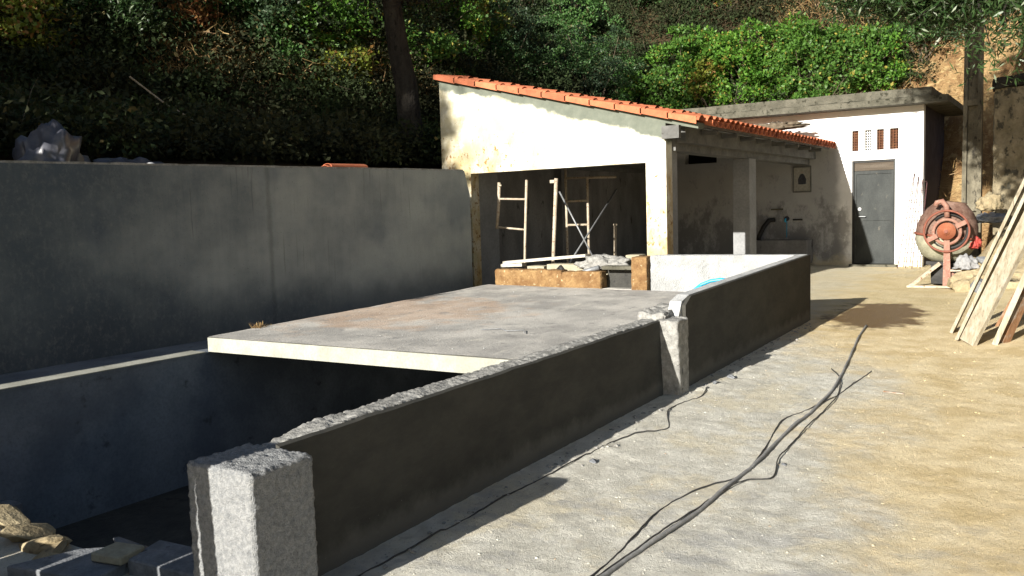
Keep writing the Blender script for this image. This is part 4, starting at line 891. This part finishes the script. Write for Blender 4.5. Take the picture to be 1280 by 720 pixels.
def bush(x, y, dz, rx, ry, rz, mat, label, seed, nclump=90, per=110, crad=.28, ln=.085, wd=.055, name='shrub', cat='shrub', group=None, z=None):
    z0 = hill(x, y) if z is None else z; b = thing(name, (x, y, z0), label, cat, group)
    o, cc = crown('crown', M[mat], b, (x, y, z0 + dz), rx, ry, rz, nclump, per, crad, ln, wd, seed)
    m = MB(); r2 = random.Random(seed)
    for c in cc[::6]:
        c = Vector(c); m.tube([(x + r2.uniform(-.1, .1), y + r2.uniform(-.1, .1), z0 - .15), tuple(Vector((x, y, z0)).lerp(c, .5) + Vector((r2.uniform(-.1, .1), r2.uniform(-.1, .1), .1))), tuple(c)], .022, 5, .006)
    m.build('branches', M['twig'], b)
    return b
bush(-8.6, 21.4, .5, 1.3, 1.0, 1.3, 'lf_bright', 'bright green bramble mound left end of the bank behind the shed eave', 1, 130, 120)
bush(-7.0, 21.6, .5, 1.4, .9, 1.25, 'lf_bright', 'bright green leafy bramble mound with yellow leaves in the middle of the bank', 2, 140, 130)
bush(-5.6, 21.5, .5, 1.3, .9, 1.2, 'lf_bright', 'bright green bramble mound directly above the store roof', 3, 130, 130)
bush(-4.3, 21.4, .3, 1.0, .8, .9, 'lf_bright', 'low green bramble mound near the pale stump above the store roof', 4, 90, 110)
bush(-7.6, 21.0, .9, .5, .5, .5, 'lf_yellow', 'small yellowing bramble patch among the bright green mounds', 5, 26, 90, .2)
bush(-10.6, 20.4, .7, 1.3, 1.3, 1.5, 'lf_mid', 'dark green rounded shrub above the middle of the tiled verge', 6, 130, 120, .28, .07, .035)
bush(-11.5, 18.2, .6, 1.2, 1.3, 1.5, 'lf_mid', 'blue green bushy shrub above the left half of the tiled verge', 7, 130, 120, .28, .06, .028)
bush(-11.9, 15.7, .5, 1.0, 1.3, 1.2, 'lf_bright', 'light green shrub just right of the dark tree trunk', 8, 110, 110)
bush(-12.3, 17.3, .6, 1.0, 1.2, 1.1, 'lf_yellow', 'olive yellow shrub high on the bank above the tile verge top', 17, 90, 100)
bush(-13.4, 21.2, .7, 1.2, 1.3, 1.4, 'lf_dark', 'dark blue green shrub high above the middle of the tile verge', 18, 110, 110)
bush(-12.3, 22.6, .8, 1.4, 1.2, 1.5, 'lf_mid', 'tall mid green shrub at the bend of the bank', 19, 130, 110)
bush(-11.0, 13.9, .3, .7, .9, .6, 'lf_bright', 'low green shrub directly behind the tile verge top corner', 20, 70, 100)
bush(-11.9, 12.0, .4, .9, 1.0, .8, 'lf_bright', 'sunny yellow green shrub just left of the dark tree trunk', 9, 90, 110)
bush(-12.3, 13.8, .6, .9, .9, .9, 'lf_mid', 'mid green shrub behind the dark tree trunk', 21, 90, 100)
bush(-12.2, 10.9, .4, .8, .7, .75, 'lf_mid', 'mid green shrub right of the rusty brown one', 14, 80, 110)
bush(-12.9, 9.8, .4, .75, .7, .65, 'lf_red', 'rusty brown shrub high on the left bank', 10, 70, 90)
bush(-12.9, 8.95, .35, .8, .7, .75, 'lf_olive', 'grey green feathery shrub high on the left bank', 11, 90, 140, .26, .09, .02)
bush(-13.3, 8.2, .4, .8, .8, .7, 'lf_mid', 'mid green shrub between the far left shrub and the feathery one', 13, 80, 100)
bush(-13.4, 7.1, .3, .9, .8, .75, 'lf_yellow', 'yellow green shrub at the far left top of the bank', 12, 90, 100)
bush(-11.3, 11.8, .2, .6, .6, .5, 'lf_yellow', 'small yellow green shrub low on the bank left of the trunk', 22, 45, 90)
bush(-13.9, 10.2, 1.2, 1.0, 1.0, 1.0, 'lf_bright', 'bright green shrub at the very top of the left bank', 23, 90, 100)
bush(-9.9, 24.0, .6, 1.3, 1.0, 1.2, 'lf_mid', 'mid green shrub above the left bramble mound', 24, 110, 100)
bush(-7.0, 23.6, .6, 1.2, .9, 1.0, 'lf_yellow', 'yellowish shrub above the middle bramble mound', 25, 90, 100)
bush(-2.5, 22.4, .8, .9, .8, .9, 'lf_dark', 'dark shrub on the bank behind the hanging olive branches', 27, 80, 100)
bush(-3.9, 22.9, .7, .8, .7, .9, 'lf_olive', 'greyish shrub right beside the pale sunlit trunk', 28, 70, 100, .22, .09, .02)
st2 = surf_pts(200, -8.5, -4.5, 20.75, 21.3, lambda x, y: True)
stems('dry_stems', st2, 3500, .45, .010, M['twig'], 'brown dry stems hanging under the bright bramble mounds', 'dry stems', .7, .6)
bush(-9.2, 23.8, .8, 1.6, 1.0, 1.3, 'lf_dark', 'dark shrub in deep shade over the bright bramble mounds', 15, 120, 100)
bush(-3.0, 21.9, .9, .9, .8, 1.0, 'lf_mid', 'dull green shrub between the pale stump and the olive branches', 16, 80, 90, .22, .07, .03)

def limb(m, a, b, r0, r1, r2, seg=6, wob=.12):
    a = Vector(a); b = Vector(b); P = []
    for k in range(seg + 1):
        t = k / seg; P.append(a.lerp(b, t) + Vector((r2.uniform(-1, 1), r2.uniform(-1, 1), r2.uniform(-1, 1))) * wob * (0 < k < seg))
    m.tube(P, r0, 9, r1); return P
def tree(name, base, top, r0, crown_c, crx, cry, crz, mat, bark, label, seed, ncl, per, crad, ln, wd, nl=7, low=-.6):
    t = thing(name, base, label, 'tree'); r2 = random.Random(seed); m = MB()
    P = limb(m, base, top, r0, r0 * .55, r2, 8, r0 * .25); m.build('trunk', M[bark], t, True)
    o, cc = crown('crown', M[mat], t, crown_c, crx, cry, crz, ncl, per, crad, ln, wd, seed, low)
    m = MB()
    for k in range(nl):
        c = Vector(cc[int(k * len(cc) / nl)]); Q = limb(m, P[-1 - (k % 3)], c, r0 * .4, r0 * .08, r2, 6, .15)
        for j in range(3):
            c2 = Vector(cc[r2.randrange(len(cc))]); c2 = c.lerp(c2, .35); limb(m, Q[3], c2, r0 * .15, r0 * .04, r2, 4, .1)
    m.build('limbs', M[bark], t, True); return t
tree('oak_tree', (-8.95, 11.15, hill(-8.95, 11.15) - .15), (-9.3, 10.75, 6.2), .22, (-9.6, 10.6, 6.1), 1.9, 2.2, 1.9, 'lf_dark', 'bark_dark', 'dark thick-trunked tree rising behind the tall grey wall', 31, 170, 130, .38, .075, .045)
# pale stump above the store
pt = thing('old_tree', (-5.05, 22.9, 4.9), 'pale sunlit tree trunk standing on the bank above the store', 'tree')
MB().tube([(-5.05, 22.9, 4.9), (-5.0, 22.95, 5.8), (-5.08, 23.1, 6.8), (-4.9, 23.3, 8.0)], .26, 10, .17).build('trunk', M['bark_pale'], pt, True)
# olive whose branches reach in at the top right
ol = thing('olive_tree', (1.7, 7.2, .1), 'olive tree with narrow silvery leaves hanging in at the top right', 'tree')
r2 = random.Random(5); m = MB(); limb(m, (1.7, 7.2, .1), (1.4, 7.3, 2.2), .2, .15, r2, 6, .04); m.build('trunk', M['bark_dark'], ol, True)
m = MB(); tips = []
for tx, ty, tz in ((-1.75, 7.4, 3.75), (-1.25, 7.0, 3.35), (-1.0, 7.4, 3.55), (-.55, 6.8, 3.15), (-.35, 7.3, 3.5), (-.2, 6.7, 3.3), (.2, 7, 3.6), (-1.4, 7.9, 4.0), (-.75, 7.9, 3.75), (-2.1, 7.6, 4.5), (-1.1, 7.4, 4.9), (.3, 7.5, 5.0), (1.5, 7.5, 4.6), (-.3, 8.2, 4.2), (1.2, 6.2, 3.8), (-1.9, 7.2, 5.4), (-.6, 7.6, 5.9), (.8, 7.7, 5.8), (-2.3, 7.5, 6.2), (-1.4, 7.6, 6.6), (-2.4, 7.4, 7.0), (-1.9, 8.0, 6.2), (-.9, 8.2, 7.0), (-2.2, 8.1, 6.8), (-1.7, 7.0, 7.4), (-1.2, 7.8, 4.3), (-.8, 7.0, 3.9), (-.5, 7.6, 4.4), (.1, 7.9, 4.0), (-1.5, 7.2, 4.4), (-1.0, 6.6, 3.7)):
    Q = limb(m, (1.4, 7.3, 2.2), (tx, ty, tz), .05, .006, r2, 8, .07)
    for q in Q[3:]: tips.append(q)
    for j in range(5):
        e = Q[4 + j % 4] + Vector((r2.uniform(-.45, .3), r2.uniform(-.35, .35), r2.uniform(-.45, .25))); W = limb(m, Q[4 + j % 4], e, .010, .003, r2, 4, .03); tips += W
m.build('branches', M['bark_dark'], ol, True)
T = np.array([tuple(v) for v in tips]); idx = RNG.integers(0, len(T), 52000); C = T[idx] + RNG.normal(size=(52000, 3)) * np.array([.16, .16, .13])
link('crown', quads_mesh('olive_leaves', leaves(C, RNG.normal(size=C.shape), .065, .014, .25, 1.3) - np.array(ol['_b'])), M['lf_olive'], ol)
crown('crown', M['lf_olive'], ol, (-1.22, 7.8, 6.9), 1.98, 1.2, 1.8, 420, 100, .45, .16, .06, 51, -.95)
crown('crown', M['lf_olive'], ol, (-.55, 7.5, 5.35), 1.6, 1.0, 1.15, 280, 100, .40, .15, .055, 52, -.95)
crown('crown', M['lf_olive'], ol, (-.78, 8.3, 3.38), 1.0, .6, .33, 240, 190, .20, .07, .015, 53, -.95)
# unseen trees added behind and left of the camera to shade the bank
tree('shade_tree', (-13.2, -6, 2.0), (-13.0, -6, 6.0), .3, (-13.4, -6, 5.3), 3.2, 2.6, 3.4, 'lf_dark', 'bark_dark', 'tall dense tree added for shade behind the camera on the left terrace, nearest the wall', 41, 330, 60, .8, .26, .17, 7, -.95)
tree('shade_tree', (-18.5, -7, 2.5), (-18.3, -7, 6.0), .3, (-18.6, -7, 5.8), 3.2, 2.6, 3.4, 'lf_dark', 'bark_dark', 'tall dense tree added for shade behind the camera farther left', 42, 330, 60, .8, .26, .17, 7, -.95)
tree('shade_tree', (-11.2, -8, 2.0), (-11.0, -8, 7.0), .25, (-10.95, -8, 8.0), 1.15, 1.4, 3.6, 'lf_dark', 'bark_dark', 'tall narrow tree added for shade behind the camera, slimmest of the terrace trees', 45, 200, 50, .6, .22, .15, 6, -.95)
bush(-8.15, .9, .7, .95, 1.0, 1.15, 'lf_dark', 'dark shrub added for shade on the terrace just left of the picture', 43, 110, 60, .4, .15, .1, z=1.95)  # unseen shrubs, this and the next, added to shade the plastic sheeting
bush(-10.3, .2, .9, 1.3, 1.2, 1.6, 'lf_dark', 'larger dark shrub added for shade on the terrace left of the picture', 44, 140, 60, .5, .17, .11, z=2.1)
twins = {}
for o in SC.objects:
    if o.get('group') == 'stones in the rubble heap': twins.setdefault(o['label'], []).append(o)
for lb, os_ in twins.items():
    if len(os_) > 1:
        os_.sort(key=lambda q: q.location.x - .55 * q.location.y)
        for q, w in zip(os_, {2: ['left one', 'right one'], 3: ['left one', 'middle one', 'right one'], 4: ['leftmost', 'second left', 'second right', 'rightmost']}.get(len(os_), [])): q['label'] = lb + ', ' + w
for o in list(SC.objects):
    if '_b' in o: del o['_b']
